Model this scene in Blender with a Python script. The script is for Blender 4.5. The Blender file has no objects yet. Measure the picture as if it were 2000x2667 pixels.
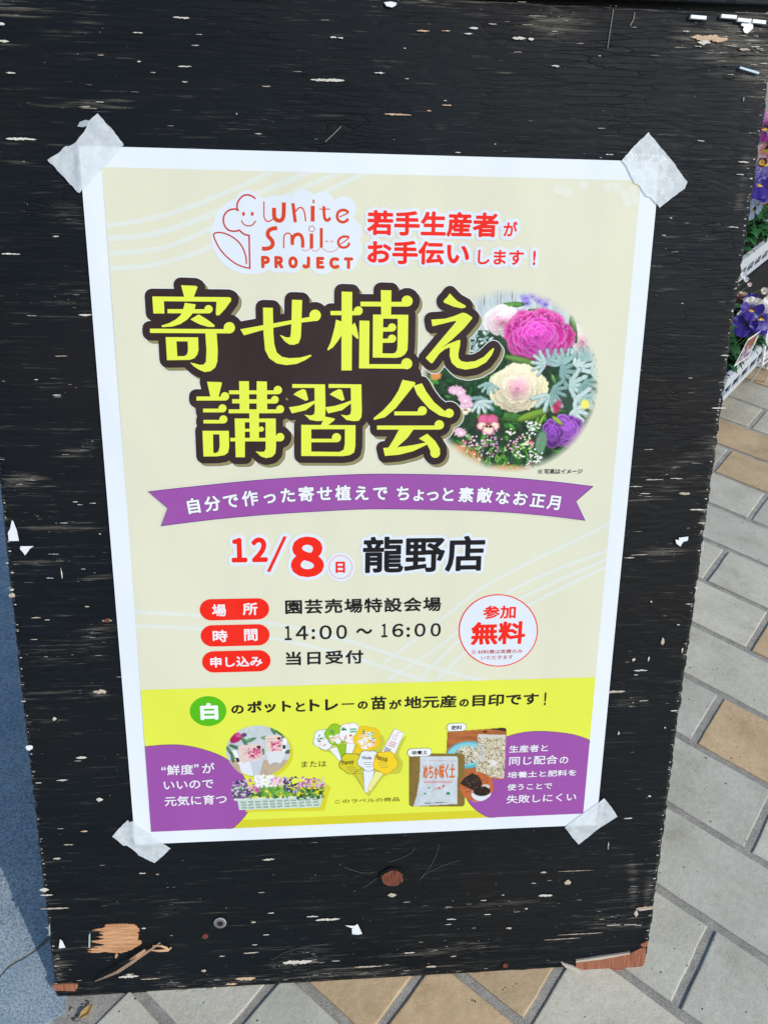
import bpy, math, random
import numpy as np
from mathutils import Vector, Matrix
from mathutils.geometry import tessellate_polygon
random.seed(7); RNG = np.random.default_rng(7)
R = math.radians
SC = bpy.context.scene; COL = SC.collection

# ------------------------------------------------------------------ camera, sky, sun
CAM = np.array([-0.04235453, -0.34251625, 0.83835503])
ROT = np.array([[0.9962656509, 0.0052644037, -0.0861802696], [-0.0714138117, 0.6112306295, -0.7882240703], [0.0485264908, 0.7914350281, 0.6093240321]])
FPX = 2120.87                                   # focal length for a 2000 px wide picture
cd = bpy.data.cameras.new('camera'); cam = bpy.data.objects.new('camera', cd); COL.objects.link(cam)
cam.matrix_world = Matrix([list(ROT[i]) + [CAM[i]] for i in range(3)] + [[0, 0, 0, 1]])
cd.sensor_fit = 'HORIZONTAL'; cd.sensor_width = 36; cd.lens = 36 * FPX / 2000; cd.clip_start = 0.02; cd.clip_end = 500
SC.camera = cam
SUN = Vector((0.897, -0.913, 1.0)).normalized()  # direction towards the sun
w = bpy.data.worlds.new('World'); SC.world = w; w.use_nodes = True
nt = w.node_tree; sky = nt.nodes.new('ShaderNodeTexSky'); sky.sky_type = 'NISHITA'; sky.sun_disc = False
sky.sun_elevation = math.asin(SUN.z); sky.sun_rotation = math.atan2(SUN.x, SUN.y); sky.air_density = 1.0; sky.dust_density = 0.6
bg = nt.nodes['Background']; bg.inputs[1].default_value = 0.15; nt.links.new(sky.outputs[0], bg.inputs[0])
sl = bpy.data.lights.new('sun', 'SUN'); sl.energy = 2.3; sl.angle = R(0.6); sl.color = (1.0, 0.95, 0.86)
so = bpy.data.objects.new('sun', sl); COL.objects.link(so); so.rotation_euler = SUN.to_track_quat('Z', 'Y').to_euler(); so.location = SUN * 5
SC.view_settings.view_transform = 'Standard'; SC.view_settings.look = 'None'; SC.view_settings.gamma = 1
SC.view_settings.use_curve_mapping = False; SC.view_settings.exposure = 0.17

# ------------------------------------------------------------------ helpers
def lin(c):
    c = np.asarray(c, float) / 255.0
    return np.where(c <= 0.04045, c / 12.92, ((c + 0.055) / 1.055) ** 2.4)
def ink(*c):                                     # printed colour (as read in sRGB) -> albedo
    return tuple(np.clip(lin(c) * 0.86, 0.004, 0.86)) + (1.0,)
def alb(*c, k=0.8): return tuple(np.clip(lin(c) * k, 0.002, 0.85)) + (1.0,)

def noise2(x, y, seed=0, octaves=4):
    """value noise on arrays, about 0..1"""
    tot = np.zeros(np.broadcast(x, y).shape); amp = 1.0; norm = 0
    for o in range(octaves):
        tab = np.random.default_rng(seed * 31 + o).random((64, 64))
        xi = np.floor(x).astype(int); yi = np.floor(y).astype(int); fx = x - xi; fy = y - yi
        fx = fx * fx * (3 - 2 * fx); fy = fy * fy * (3 - 2 * fy)
        a = tab[yi % 64, xi % 64]; b = tab[yi % 64, (xi + 1) % 64]; c = tab[(yi + 1) % 64, xi % 64]; d = tab[(yi + 1) % 64, (xi + 1) % 64]
        tot += amp * ((a * (1 - fx) + b * fx) * (1 - fy) + (c * (1 - fx) + d * fx) * fy)
        norm += amp; amp *= 0.5; x = x * 2.03 + 11.3; y = y * 2.03 + 5.7
    return tot / norm

class NT:
    """small node builder"""
    def __init__(s, name):
        s.m = bpy.data.materials.new(name); s.m.use_nodes = True; s.t = s.m.node_tree
        s.b = s.t.nodes['Principled BSDF']; s.out = s.t.nodes['Material Output']
    def n(s, typ, **kw):
        nd = s.t.nodes.new('ShaderNode' + typ)
        for k, v in kw.items():
            if k.startswith('i_'):
                key = k[2:]; nd.inputs[int(key) if key.isdigit() else key.replace('_', ' ')].default_value = v
            else: setattr(nd, k, v)
        return nd
    def l(s, a, b): s.t.links.new(a, b)
    def coords(s, scale=(1, 1, 1), kind='Object', loc=(0, 0, 0)):
        tc = s.n('TexCoord'); mp = s.n('Mapping'); mp.inputs['Scale'].default_value = scale; mp.inputs['Location'].default_value = loc
        s.l(tc.outputs[kind], mp.inputs[0]); return mp.outputs[0]
    def noise(s, co, scale, detail=4, rough=0.55, dist=0.0):
        nd = s.n('TexNoise'); nd.inputs['Scale'].default_value = scale; nd.inputs['Detail'].default_value = detail
        nd.inputs['Roughness'].default_value = rough; nd.inputs['Distortion'].default_value = dist; s.l(co, nd.inputs['Vector']); return nd.outputs['Fac']
    def ramp(s, fac, stops):
        nd = s.n('ValToRGB'); cr = nd.color_ramp
        while len(cr.elements) < len(stops): cr.elements.new(0.5)
        for e, (p, c) in zip(cr.elements, stops):
            e.position = p; e.color = c if len(c) == 4 else tuple(c) + (1,)
        s.l(fac, nd.inputs[0]); return nd.outputs[0]
    def mix(s, fac, a, b, mode='MIX'):
        nd = s.n('Mix', data_type='RGBA', blend_type=mode)
        for sock, v in ((nd.inputs[0], fac), (nd.inputs[6], a), (nd.inputs[7], b)):
            if hasattr(v, 'links'): s.l(v, sock)
            else: sock.default_value = v if not isinstance(v, (int, float)) or sock == nd.inputs[0] else (v, v, v, 1)
        return nd.outputs[2]
    def math(s, op, a, b=0.5, c=None, clamp=False):
        nd = s.n('Math', operation=op, use_clamp=clamp)
        for i, v in enumerate((a, b) if c is None else (a, b, c)):
            if hasattr(v, 'links'): s.l(v, nd.inputs[i])
            else: nd.inputs[i].default_value = v
        return nd.outputs[0]
    def bump(s, h, strength=0.3, dist=0.001, prev=None):
        nd = s.n('Bump'); nd.inputs['Strength'].default_value = strength; nd.inputs['Distance'].default_value = dist
        s.l(h, nd.inputs['Height'])
        if prev: s.l(prev, nd.inputs['Normal'])
        return nd.outputs[0]
    def fin(s, color=None, rough=None, normal=None, spec=0.5, **kw):
        for sock, v in (('Base Color', color), ('Roughness', rough), ('Normal', normal)):
            if v is None: continue
            if hasattr(v, 'links'): s.l(v, s.b.inputs[sock])
            else: s.b.inputs[sock].default_value = v
        s.b.inputs['Specular IOR Level'].default_value = spec
        for k, v in kw.items(): s.b.inputs[k.replace('_', ' ')].default_value = v
        return s.m

class MB:
    """mesh builder with a colour per face"""
    def __init__(s): s.v = []; s.f = []; s.c = []; s.nv = 0; s.chunks = []
    def add(s, verts, faces, col):
        b = s.nv; s.v.extend(verts); s.nv += len(verts)
        s.f.extend([tuple(i + b for i in f) for f in faces]); s.c.extend([col] * len(faces))
    def build(s, name, mat, parent=None, mw=None, smooth=False):
        me = bpy.data.meshes.new(name); me.from_pydata([tuple(map(float, p)) for p in s.v], [], s.f); me.materials.append(mat)
        ca = me.color_attributes.new('Col', 'FLOAT_COLOR', 'CORNER')
        cnt = np.array([len(f) for f in s.f]); arr = np.repeat(np.array(s.c, np.float32), cnt, axis=0)
        if len(arr) == len(me.loops): ca.data.foreach_set('color', arr.ravel())
        if smooth: me.polygons.foreach_set('use_smooth', [True] * len(me.polygons))
        me.update(); o = bpy.data.objects.new(name, me); COL.objects.link(o)
        if parent: o.parent = parent
        if mw is not None: o.matrix_world = mw
        return o

def tag(o, label=None, cat=None, group=None, kind=None):
    for k, v in (('label', label), ('category', cat), ('group', group), ('kind', kind)):
        if v: o[k] = v
    return o
def empty(name, mw, label, cat, group=None):
    o = bpy.data.objects.new(name, None); COL.objects.link(o); o.empty_display_size = 0.05; o.matrix_world = mw
    return tag(o, label, cat, group)

def box(x0, x1, y0, y1, z0, z1):
    return [(x0, y0, z0), (x1, y0, z0), (x1, y1, z0), (x0, y1, z0), (x0, y0, z1), (x1, y0, z1), (x1, y1, z1), (x0, y1, z1)], \
           [(0, 3, 2, 1), (4, 5, 6, 7), (0, 1, 5, 4), (1, 2, 6, 5), (2, 3, 7, 6), (3, 0, 4, 7)]

# ---- reading positions off the picture: a reading becomes a point on a real plane of the scene
EX = np.array([0.99998776, 0.00180576, 0.00460613]); EY = np.array([-0.00494709, 0.37627309, 0.92649559])
EZ = np.cross(EX, EY); PO = np.array([-0.20446322, 0.27783214, 0.68407276])     # poster's top left corner
def ray(px, py):
    d = ROT @ np.array([px - 1000.0, -(py - 1333.5), -FPX]); return d / np.linalg.norm(d)
def uv(px, py, w=0.0):                            # point on the leaning panel, in panel metres
    d = ray(px, py); t = ((PO + EZ * w - CAM) @ EZ) / (d @ EZ); q = CAM + d * t - PO
    return (q @ EX, q @ EY)
def at_y(px, py, Y): d = ray(px, py); return CAM + d * (Y - CAM[1]) / d[1]
def at_z(px, py, z=0.0): d = ray(px, py); return CAM + d * (z - CAM[2]) / d[2]
def MBRD(w=0.0, u=0.0, v=0.0):
    o = PO + EX * u + EY * v + EZ * w
    return Matrix([[EX[i], EY[i], EZ[i], o[i]] for i in range(3)] + [[0, 0, 0, 1]])
class V:                                          # a window on the picture with its own scale
    def __init__(s, x0, y0, k): s.x0, s.y0, s.k = x0, y0, k
    def __call__(s, x, y): return uv(s.x0 + x / s.k, s.y0 + y / s.k)

# ------------------------------------------------------------------ materials
def mat_print():
    n = NT('printed_paper'); a = n.n('Attribute', attribute_name='Col')
    co = n.coords(); f = n.noise(co, 900, 2); g = n.noise(co, 14, 3)
    c = n.mix(n.math('MULTIPLY', n.math('SUBTRACT', g, 0.5, clamp=True), 0.10), a.outputs['Color'], (0.45, 0.44, 0.36, 1))
    wv_ = n.noise(n.coords((1, .6, 1)), 9, 2, .4); wb = n.bump(wv_, 0.5, 0.012)
    return n.fin(c, 0.42, n.bump(n.math('ADD', f, n.math('MULTIPLY', g, 6.0)), 0.12, 0.0006, wb), spec=0.22)
def mat_paper():
    n = NT('white_paper'); co = n.coords(); g = n.noise(co, 6, 4); f = n.noise(co, 60, 3)
    c = n.ramp(g, [(0.3, (0.70, 0.745, 0.79)), (0.7, (0.745, 0.785, 0.82))])
    return n.fin(c, 0.45, n.bump(n.math('ADD', g, n.math('MULTIPLY', f, 0.05)), 0.15, 0.004, n.bump(n.noise(n.coords((1, .6, 1)), 9, 2, .4), 0.5, 0.012)), spec=0.25)
def mat_board():
    n = NT('black_weathered_plywood')
    co = n.coords((1, 1, 1)); cs = n.coords((5, 60, 60)); cs2 = n.coords((14, 260, 260)); cs3 = n.coords((40, 900, 900))
    wv = n.n('Attribute', attribute_name='wear').outputs['Fac']
    a = n.noise(cs, 1.0, 5, 0.6, 0.6); b = n.noise(cs2, 1.0, 5, 0.65, 0.4); c3 = n.noise(cs3, 1.0, 3, 0.6)
    big = n.noise(co, 5.0, 4, 0.6, 0.5)
    base = n.ramp(big, [(0.30, (0.0010, 0.0028, 0.0050)), (0.50, (0.0016, 0.0040, 0.0062)), (0.70, (0.0055, 0.0056, 0.0056))])
    base = n.mix(n.ramp(b, [(0.48, (0, 0, 0)), (0.72, (1, 1, 1))]), base, (0.0065, 0.0085, 0.0095, 1))
    hair = n.noise(n.coords((28, 1500, 1500), loc=(.3, .9, 0)), 1.0, 2, 0.5)
    base = n.mix(n.ramp(hair, [(0.62, (0, 0, 0)), (0.74, (0.6, 0.6, 0.6))]), base, (0.014, 0.016, 0.016, 1))
    base = n.mix(n.ramp(n.noise(n.coords((1, 2.2, 1), loc=(.4, .2, 0)), 3.2, 3, .5), [(0.45, (0, 0, 0)), (0.70, (0.55, 0.55, 0.55))]), base, (0.012, 0.0085, 0.0075, 1))
    base = n.mix(n.ramp(n.noise(n.coords((1, 1.3, 1), loc=(1.4, 2.2, 0)), 2.6, 3, .5), [(0.45, (0, 0, 0)), (0.72, (0.6, 0.6, 0.6))]), base, (0.0018, 0.0065, 0.0105, 1))
    # worn paint: grey-brown wood where the wear value and the grain meet
    wm = n.math('ADD', n.math('MULTIPLY', wv, 0.42), n.math('ADD', n.math('MULTIPLY', b, 0.75), n.math('MULTIPLY', c3, 0.95)))
    m1 = n.ramp(n.math('SUBTRACT', wm, 0.3), [(0.70, (0, 0, 0)), (0.92, (1, 1, 1))])
    wood = n.ramp(n.noise(cs2, 1.7, 4), [(0.3, (0.035, 0.030, 0.026)), (0.7, (0.13, 0.12, 0.10))])
    base = n.mix(m1, base, wood)
    m2 = n.ramp(wm, [(1.0, (0, 0, 0)), (1.0, (0, 0, 0))])
    # sparse flecks of bare wood
    fl = n.noise(n.coords((55, 620, 620), loc=(3.1, 1.7, 0)), 1.0, 2, 0.5)
    fm = n.math('ADD', fl, n.math('ADD', n.math('MULTIPLY', wv, 0.16), n.math('MULTIPLY', big, 0.10)))
    base = n.mix(n.ramp(fm, [(0.80, (0, 0, 0)), (0.85, (1, 1, 1))]), base, (0.30, 0.27, 0.22, 1))
    # cracks along the grain
    v1 = n.n('TexVoronoi', feature='DISTANCE_TO_EDGE'); v1.inputs['Scale'].default_value = 1.0
    wob = n.n('Vector' + 'Math', operation='ADD'); n.l(n.coords((15, 240, 240)), wob.inputs[0])
    nz = n.n('TexNoise'); nz.inputs['Scale'].default_value = 30; nz.inputs['Detail'].default_value = 3; n.l(co, nz.inputs['Vector'])
    sc_ = n.n('VectorMath', operation='SCALE'); n.l(nz.outputs['Color'], sc_.inputs[0]); sc_.inputs['Scale'].default_value = 1.1
    n.l(sc_.outputs[0], wob.inputs[1]); n.l(wob.outputs[0], v1.inputs['Vector'])
    ck = n.ramp(v1.outputs['Distance'], [(0.0, (0, 0, 0)), (0.05, (1, 1, 1))])
    gate = n.ramp(n.noise(co, 9.0, 3, 0.6), [(0.42, (1, 1, 1)), (0.60, (0, 0, 0))])
    ck = n.mix(gate, ck, (1, 1, 1, 1))
    base = n.mix(n.mix(0.8, (1, 1, 1, 1), ck), (0.0015, 0.0015, 0.002, 1), base)
    h = n.math('ADD', n.math('MULTIPLY', a, 0.8), n.math('ADD', n.math('MULTIPLY', b, 0.5), n.math('MULTIPLY', ck, 0.9)))
    return n.fin(base, n.ramp(b, [(0.3, (0.50,) * 3), (0.7, (0.70,) * 3)]), n.bump(c3, 0.3, 0.0003, n.bump(h, 0.5, 0.0007)), spec=0.18)
def mat_wood(name, cols, scale=(60, 900, 900), rough=0.7):
    n = NT(name); co = n.coords(scale); f = n.noise(co, 1.0, 4, 0.6, 0.3); g = n.noise(n.coords(), 60, 3)
    c = n.ramp(f, [(0.25, cols[0]), (0.5, cols[1]), (0.75, cols[2])])
    c = n.mix(n.math('MULTIPLY', g, 0.35), c, cols[0] + (1,))
    return n.fin(c, rough, n.bump(f, 0.8, 0.0012), spec=0.3)
def mat_col(name, rough=0.6, spec=0.4, var=0.25, scale=150, bump=0.25):
    n = NT(name); a = n.n('Attribute', attribute_name='Col'); f = n.noise(n.coords(), scale, 4, 0.6)
    c = n.mix(var, a.outputs['Color'], n.mix(1.0, a.outputs['Color'], n.ramp(f, [(0.3, (0.35,) * 3), (0.7, (1.5,) * 3)]), 'MULTIPLY'))
    return n.fin(c, rough, n.bump(f, bump, 0.0006), spec=spec)
def mat_tile(name, base, warm):
    n = NT(name); oi = n.n('ObjectInfo'); tc = n.n('TexCoord'); ad = n.n('VectorMath', operation='ADD')
    n.l(tc.outputs['Object'], ad.inputs[0]); n.l(oi.outputs['Location'], ad.inputs[1]); co = ad.outputs[0]
    fine = n.noise(co, 900, 4, 0.7); mid = n.noise(co, 120, 5, 0.65); big = n.noise(co, 14, 4, 0.6)
    c = n.mix(n.ramp(mid, [(0.3, (0,) * 3), (0.75, (1,) * 3)]), base + (1,), warm + (1,))
    c = n.mix(1.0, c, n.ramp(fine, [(0.30, (0.72,) * 3), (0.55, (1.0,) * 3), (0.8, (1.12,) * 3)]), 'MULTIPLY')
    c = n.mix(1.0, c, n.ramp(big, [(0.3, (0.82, 0.81, 0.78)), (0.6, (1.02, 1.02, 1.02))]), 'MULTIPLY')
    rnd = n.ramp(oi.outputs['Random'], [(0.0, (0.88, 0.89, 0.90)), (1.0, (1.06, 1.04, 1.0))]); c = n.mix(1.0, c, rnd, 'MULTIPLY')
    vo = n.n('TexVoronoi'); vo.inputs['Scale'].default_value = 130; n.l(co, vo.inputs['Vector'])
    sp = n.math('MULTIPLY', n.math('LESS_THAN', vo.outputs['Distance'], 0.13), n.ramp(n.noise(co, 40, 2), [(0.55, (0,) * 3), (0.6, (1,) * 3)]))
    c = n.mix(sp, c, (0.04, 0.035, 0.03, 1))
    gp2 = n.n('NewGeometry'); st = n.noise(gp2.outputs['Position'], 23, 5, 0.7); c = n.mix(n.ramp(st, [(0.56, (0,) * 3), (0.74, (0.5,) * 3)]), c, n.mix(1.0, c, (0.62, 0.62, 0.52, 1), 'MULTIPLY'))
    # soft shade on the far tiles, painted in as blotchy brown dirt tint
    geo = n.n('SeparateXYZ'); gp = n.n('NewGeometry'); n.l(gp.outputs['Position'], geo.inputs[0])
    dm = n.math('MULTIPLY', n.math('SUBTRACT', geo.outputs['Y'], 0.45, clamp=True), n.ramp(n.noise(gp.outputs['Position'], 9, 4, 0.6), [(0.35, (0.35,) * 3), (0.7, (1.5,) * 3)]), clamp=True)
    c = n.mix(dm, c, n.mix(0.5, c, (0.13, 0.105, 0.07, 1)))
    return n.fin(c, 0.62, n.bump(fine, 0.25, 0.0006, n.bump(mid, 0.35, 0.002)), spec=0.35)
def mat_mortar():
    n = NT('grey_mortar'); co = n.coords(); f = n.noise(co, 700, 5, 0.75); m = n.noise(co, 70, 4)
    c = n.ramp(m, [(0.3, (0.32, 0.305, 0.27)), (0.7, (0.46, 0.44, 0.39))])
    c = n.mix(1.0, c, n.ramp(f, [(0.35, (0.55,) * 3), (0.7, (1.3,) * 3)]), 'MULTIPLY')
    return n.fin(c, 0.85, n.bump(f, 0.8, 0.0012, n.bump(m, 0.4, 0.003)), spec=0.2)
def mat_concrete():
    n = NT('blue_grey_concrete'); co = n.coords(); f = n.noise(co, 520, 6, 0.8); m = n.noise(co, 30, 5, 0.6); s2 = n.noise(co, 170, 3, 0.5)
    c = n.ramp(m, [(0.3, (0.25, 0.34, 0.40)), (0.7, (0.35, 0.42, 0.46))])
    c = n.mix(1.0, c, n.ramp(f, [(0.38, (0.35,) * 3), (0.52, (1.0,) * 3), (0.66, (1.5,) * 3)]), 'MULTIPLY')
    c = n.mix(n.ramp(s2, [(0.70, (0,) * 3), (0.76, (1,) * 3)]), c, (0.05, 0.06, 0.07, 1))
    return n.fin(c, 0.8, n.bump(f, 0.6, 0.0012), spec=0.3)
def mat_tape():
    n = NT('translucent_white_tape'); co = n.coords((1, 1, 1)); f = n.noise(n.coords((400, 40, 40)), 1.0, 3); g = n.noise(co, 120, 4, 0.6)
    c = n.ramp(g, [(0.3, (0.74, 0.80, 0.84)), (0.7, (0.82, 0.86, 0.87))])
    n.l(n.ramp(g, [(0.3, (0.58,) * 3), (0.7, (0.78,) * 3)]), n.b.inputs['Alpha'])
    return n.fin(c, 0.35, n.bump(n.math('ADD', g, n.math('MULTIPLY', f, 0.3)), 0.45, 0.0008), spec=0.4)
PRINT = mat_print(); PAPER = mat_paper(); BOARD = mat_board(); TAPE = mat_tape(); MORTAR = mat_mortar(); CONC = mat_concrete()
PALEWOOD = mat_wood('split_pale_wood', [(0.34, 0.13, 0.05), (0.60, 0.31, 0.15), (0.74, 0.48, 0.29)], (50, 700, 700))
REDWOOD = mat_wood('bare_red_plywood', [(0.16, 0.045, 0.022), (0.34, 0.125, 0.065), (0.46, 0.22, 0.13)], (500, 30, 30))
EDGEWOOD = mat_wood('plywood_edge', [(0.04, 0.03, 0.022), (0.15, 0.12, 0.09), (0.35, 0.30, 0.23)], (40, 40, 900))
CHIP = mat_col('bare_wood_chip', 0.8, 0.2, 0.5, 1500, 0.5)
METAL = NT('staple_steel').fin((0.75, 0.76, 0.78, 1), 0.28, spec=0.6, Metallic=0.9)
PLANT = mat_col('petal_and_leaf', 0.5, 0.35, 0.35, 90, 0.3)
PLASTIC = mat_col('plastic_and_card', 0.35, 0.5, 0.08, 60, 0.1)

# ------------------------------------------------------------------ the ground
def tag_structure(o): o['kind'] = 'structure'; return o
gp = MB(); gp.add([(-40, -40, -0.0026), (40, -40, -0.0026), (40, 60, -0.0026), (-40, 60, -0.0026)], [(0, 1, 2, 3)], (0.2, 0.2, 0.2, 1))
ground = tag_structure(gp.build('ground', MORTAR))
G0 = np.array([0.29920219, -0.03929881]); DA = np.array([0.73782417, -0.67499296]); DB = np.array([0.67499296, 0.73782417]); P = 0.104
tgrey = mat_tile('grey_paving_tile', (0.56, 0.54, 0.45), (0.66, 0.635, 0.525)); ttan = mat_tile('tan_paving_tile', (0.58, 0.42, 0.24), (0.68, 0.51, 0.31))
def tile_mesh(seed):
    rg = random.Random(seed); L = 2 * P - 0.0095; Wd = P - 0.0095; pts = []; ins = 0.0012
    def ringp(inset, z):
        out = []; n1, n2 = 7, 4
        c = [(-L / 2, -Wd / 2), (L / 2, -Wd / 2), (L / 2, Wd / 2), (-L / 2, Wd / 2)]
        for a in range(4):
            p, q = c[a], c[(a + 1) % 4]; nn = n1 if a % 2 == 0 else n2
            for i in range(nn):
                t = i / nn; x = p[0] + (q[0] - p[0]) * t; y = p[1] + (q[1] - p[1]) * t
                x *= 1 - inset / (L / 2); y *= 1 - inset / (Wd / 2); out.append([x, y, z])
        return out
    base = ringp(0, -0.012); jit = [(rg.uniform(-1, 1) * 0.0005, rg.uniform(-1, 1) * 0.0005) for _ in base]
    rings = []
    for inset, z in ((0, -0.012), (0, -0.0012), (ins * 0.5, -0.0003), (ins * 1.4, 0.0)):
        rr = ringp(inset, z)
        for p_, j in zip(rr, jit): p_[0] += j[0]; p_[1] += j[1]
        rings.append(rr)
    N = len(base); vv = [tuple(p_) for rr in rings for p_ in rr]; ff = []
    for k in range(3):
        for i in range(N): ff.append((k * N + i, k * N + (i + 1) % N, (k + 1) * N + (i + 1) % N, (k + 1) * N + i))
    ff.append(tuple(3 * N + i for i in range(N)))
    me = bpy.data.meshes.new('paving_tile'); me.from_pydata(vv, [], ff); me.update(); return me
TM = [tile_mesh(i) for i in range(6)]
for i, m_ in enumerate(TM): m_.materials.append(tgrey)
TT = []
for m_ in TM: c_ = m_.copy(); c_.materials.clear(); c_.materials.append(ttan); TT.append(c_)
TAN = {(3, -1), (5, -1), (9, -3), (10, -4), (10, -2), (-2, -2), (-2, -4), (-1, -3), (13, -5), (14, -4), (16, -6), (7, 1), (1, 3), (12, -2), (4, 4), (18, -6)}
cells = []
for k in range(-8, 40):
    for j in range(-40, 40):
        if (j - k) % 2: continue
        c = G0 + DA * P * (j + 1) + DB * P * (k + 0.5)
        if c[0] < -0.30 + (0.02 if c[1] > -0.03 else -0.5) or c[0] > 3.2 or c[1] < -0.75 or c[1] > 4.2: continue
        p = ROT.T @ (np.array([c[0], c[1], 0]) - CAM); vis = 0
        if p[2] < 0: X = 1000 + FPX * p[0] / -p[2]; Y = 1333 - FPX * p[1] / -p[2]; vis = (-100 < X < 2150 and 900 < Y < 2800)
        cells.append((0 if vis else 1, np.linalg.norm(c - np.array([0.3, 0.2])), k, j, c))
cells.sort(key=lambda t: (t[0], t[1])); ang = math.atan2(DA[1], DA[0])
pave = bpy.data.objects.new('pavement', None); COL.objects.link(pave); tag_structure(pave)
rest = MB(); rg = random.Random(3)
for n_, (vis, d_, k, j, c) in enumerate(cells):
    tn = (k, j) in TAN or (vis and rg.random() < 0.17)
    if vis == 0: tn = (k, j) in TAN
    if n_ < 280:
        o = bpy.data.objects.new('paving_tile', (TT if tn else TM)[rg.randrange(6)]); COL.objects.link(o); o.parent = pave
        o.location = (c[0], c[1], rg.uniform(-0.0006, 0.0004)); o.rotation_euler = (rg.uniform(-.002, .002), rg.uniform(-.002, .002), ang + (math.pi if rg.random() < .5 else 0))
    else:
        hl, hw = P - 0.0047, P / 2 - 0.0047; a = DA * hl; b = DB * hw
        q = [c - a - b, c + a - b, c + a + b, c - a + b]; vv = [(x[0], x[1], -0.012) for x in q] + [(x[0], x[1], -0.0002) for x in q]
        rest.add(vv, [(4, 5, 6, 7), (0, 1, 5, 4), (1, 2, 6, 5), (2, 3, 7, 6), (3, 0, 4, 7)], (0.3, 0.3, 0.25, 1))
ro = rest.build('paving_field', tgrey, pave); ro['kind'] = 'stuff'

# concrete slab left of the panel, in two pieces parted by a crack
crack = [(0, 2546), (10, 2533), (22, 2520), (36, 2510), (48, 2503), (60, 2498), (72, 2489), (84, 2482), (96, 2474), (108, 2464), (118, 2455), (130, 2446), (160, 2432), (230, 2400)]
cw = [at_z(x, y)[:2] for x, y in crack]; cw = [cw[0] + (cw[0] - cw[4]) * 9] + cw
def slab(name, poly, ztop, holes=None):
    m = MB(); n = len(poly); m.add([(p[0], p[1], ztop) for p in poly] + [(p[0], p[1], -0.03) for p in poly], [], (1,) * 4)
    tri = tessellate_polygon([[Vector((p[0], p[1], 0)) for p in poly]])
    m.f += [tuple(t) for t in tri]; m.c += [(1, 1, 1, 1)] * len(tri)
    for i in range(n): m.f.append((i, (i + 1) % n, n + (i + 1) % n, n + i)); m.c.append((1, 1, 1, 1))
    return m.build(name, CONC, slabroot)
slabroot = bpy.data.objects.new('concrete_path', None); COL.objects.link(slabroot); tag_structure(slabroot)
jl = [np.array(p) + np.array([0, 0.0030 + rg.uniform(0, 0.0016)]) for p in cw]; jr = [np.array(p) - np.array([0, 0.0014]) for p in cw]
xr = -0.2735
slab('slab_section', [(-6, 8), (-6, jl[0][1])] + [tuple(p) for p in jl] + [(xr + .001, jl[-1][1] + .01), (xr + .001, 8)], 0.0012)
lo = [(-6, jr[0][1])] + [tuple(p) for p in jr] + [(xr, jr[-1][1]), (xr, 0.02)]
edge = [(168, 2612), (169, 2622), (172, 2633), (160, 2640), (150, 2648), (140, 2652), (120, 2668)]
ew = [tuple(at_z(x, y)[:2]) for x, y in edge]
slab('slab_section', lo + ew + [(-0.40, -0.12), (-0.9, -0.5), (-6, -4)], 0.0)
# a little debris in the corner: dry leaf and pebbles
dm = MB(); g = random.Random(11)
def blob(mb, c, r, col, sq=0.6):
    vs = []; 
    for a in range(5):
        th = math.pi * (a + .5) / 5
        for b in range(7):
            ph = 2 * math.pi * b / 7; rr = r * g.uniform(.75, 1.15)
            vs.append((c[0] + rr * math.sin(th) * math.cos(ph), c[1] + rr * math.sin(th) * math.sin(ph), c[2] + rr * sq * math.cos(th)))
    fs = [(a * 7 + b, (a + 1) * 7 + b, (a + 1) * 7 + (b + 1) % 7, a * 7 + (b + 1) % 7) for a in range(4) for b in range(7)]
    fs += [tuple(range(7)), tuple(range(28, 35))[::-1]]
    mb.add(vs, fs, col)
for (x, y, r, c) in ((186, 2630, .0022, (.30, .28, .23, 1)), (200, 2646, .0016, (.05, .04, .03, 1)), (216, 2618, .0015, (.3, .27, .2, 1)), (192, 2655, .0018, (.10, .08, .06, 1)), (226, 2608, .0012, (.1, .08, .06, 1)), (204, 2662, .0012, (.4, .38, .33, 1)), (180, 2648, .001, (.3, .3, .28, 1))):
    p = at_z(x, y); blob(dm, (p[0], p[1], -0.002 + r * .4), r, c)
tag(dm.build('pebble_debris', CHIP, smooth=True), None, None, None, 'stuff')
gm = MB()
for i in range(150):
    x, y = g.uniform(-.25, 1.1), g.uniform(-.12, 1.1)
    rr_ = g.uniform(.0004, .0011); v_ = g.uniform(.02, .25); blob(gm, (x, y, rr_ * .4), rr_, (v_, v_ * .9, v_ * .75, 1))
tag(gm.build('grit', CHIP), None, None, None, 'stuff')
lf = MB(); pts = [(207, 2656), (212, 2640), (224, 2626), (238, 2618), (245, 2622), (238, 2636), (226, 2650), (214, 2658)]
lw = [at_z(x, y) for x, y in pts]; cen = sum(lw) / len(lw)
lf.add([tuple(p + np.array([0, 0, 0.0015 + .002 * (i % 3 == 1)])) for i, p in enumerate(lw)] + [tuple(cen + np.array([0, 0, -.0005]))], [(i, (i + 1) % 8, 8) for i in range(8)], (0.42, 0.27, 0.10, 1))
lo_ = lf.build('dry_leaf', CHIP); md = lo_.modifiers.new('s', 'SOLIDIFY'); md.thickness = 0.0006
tag(lo_, 'small curled yellow-brown dry leaf in the mortar gap at the panel foot', 'leaf')

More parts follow.
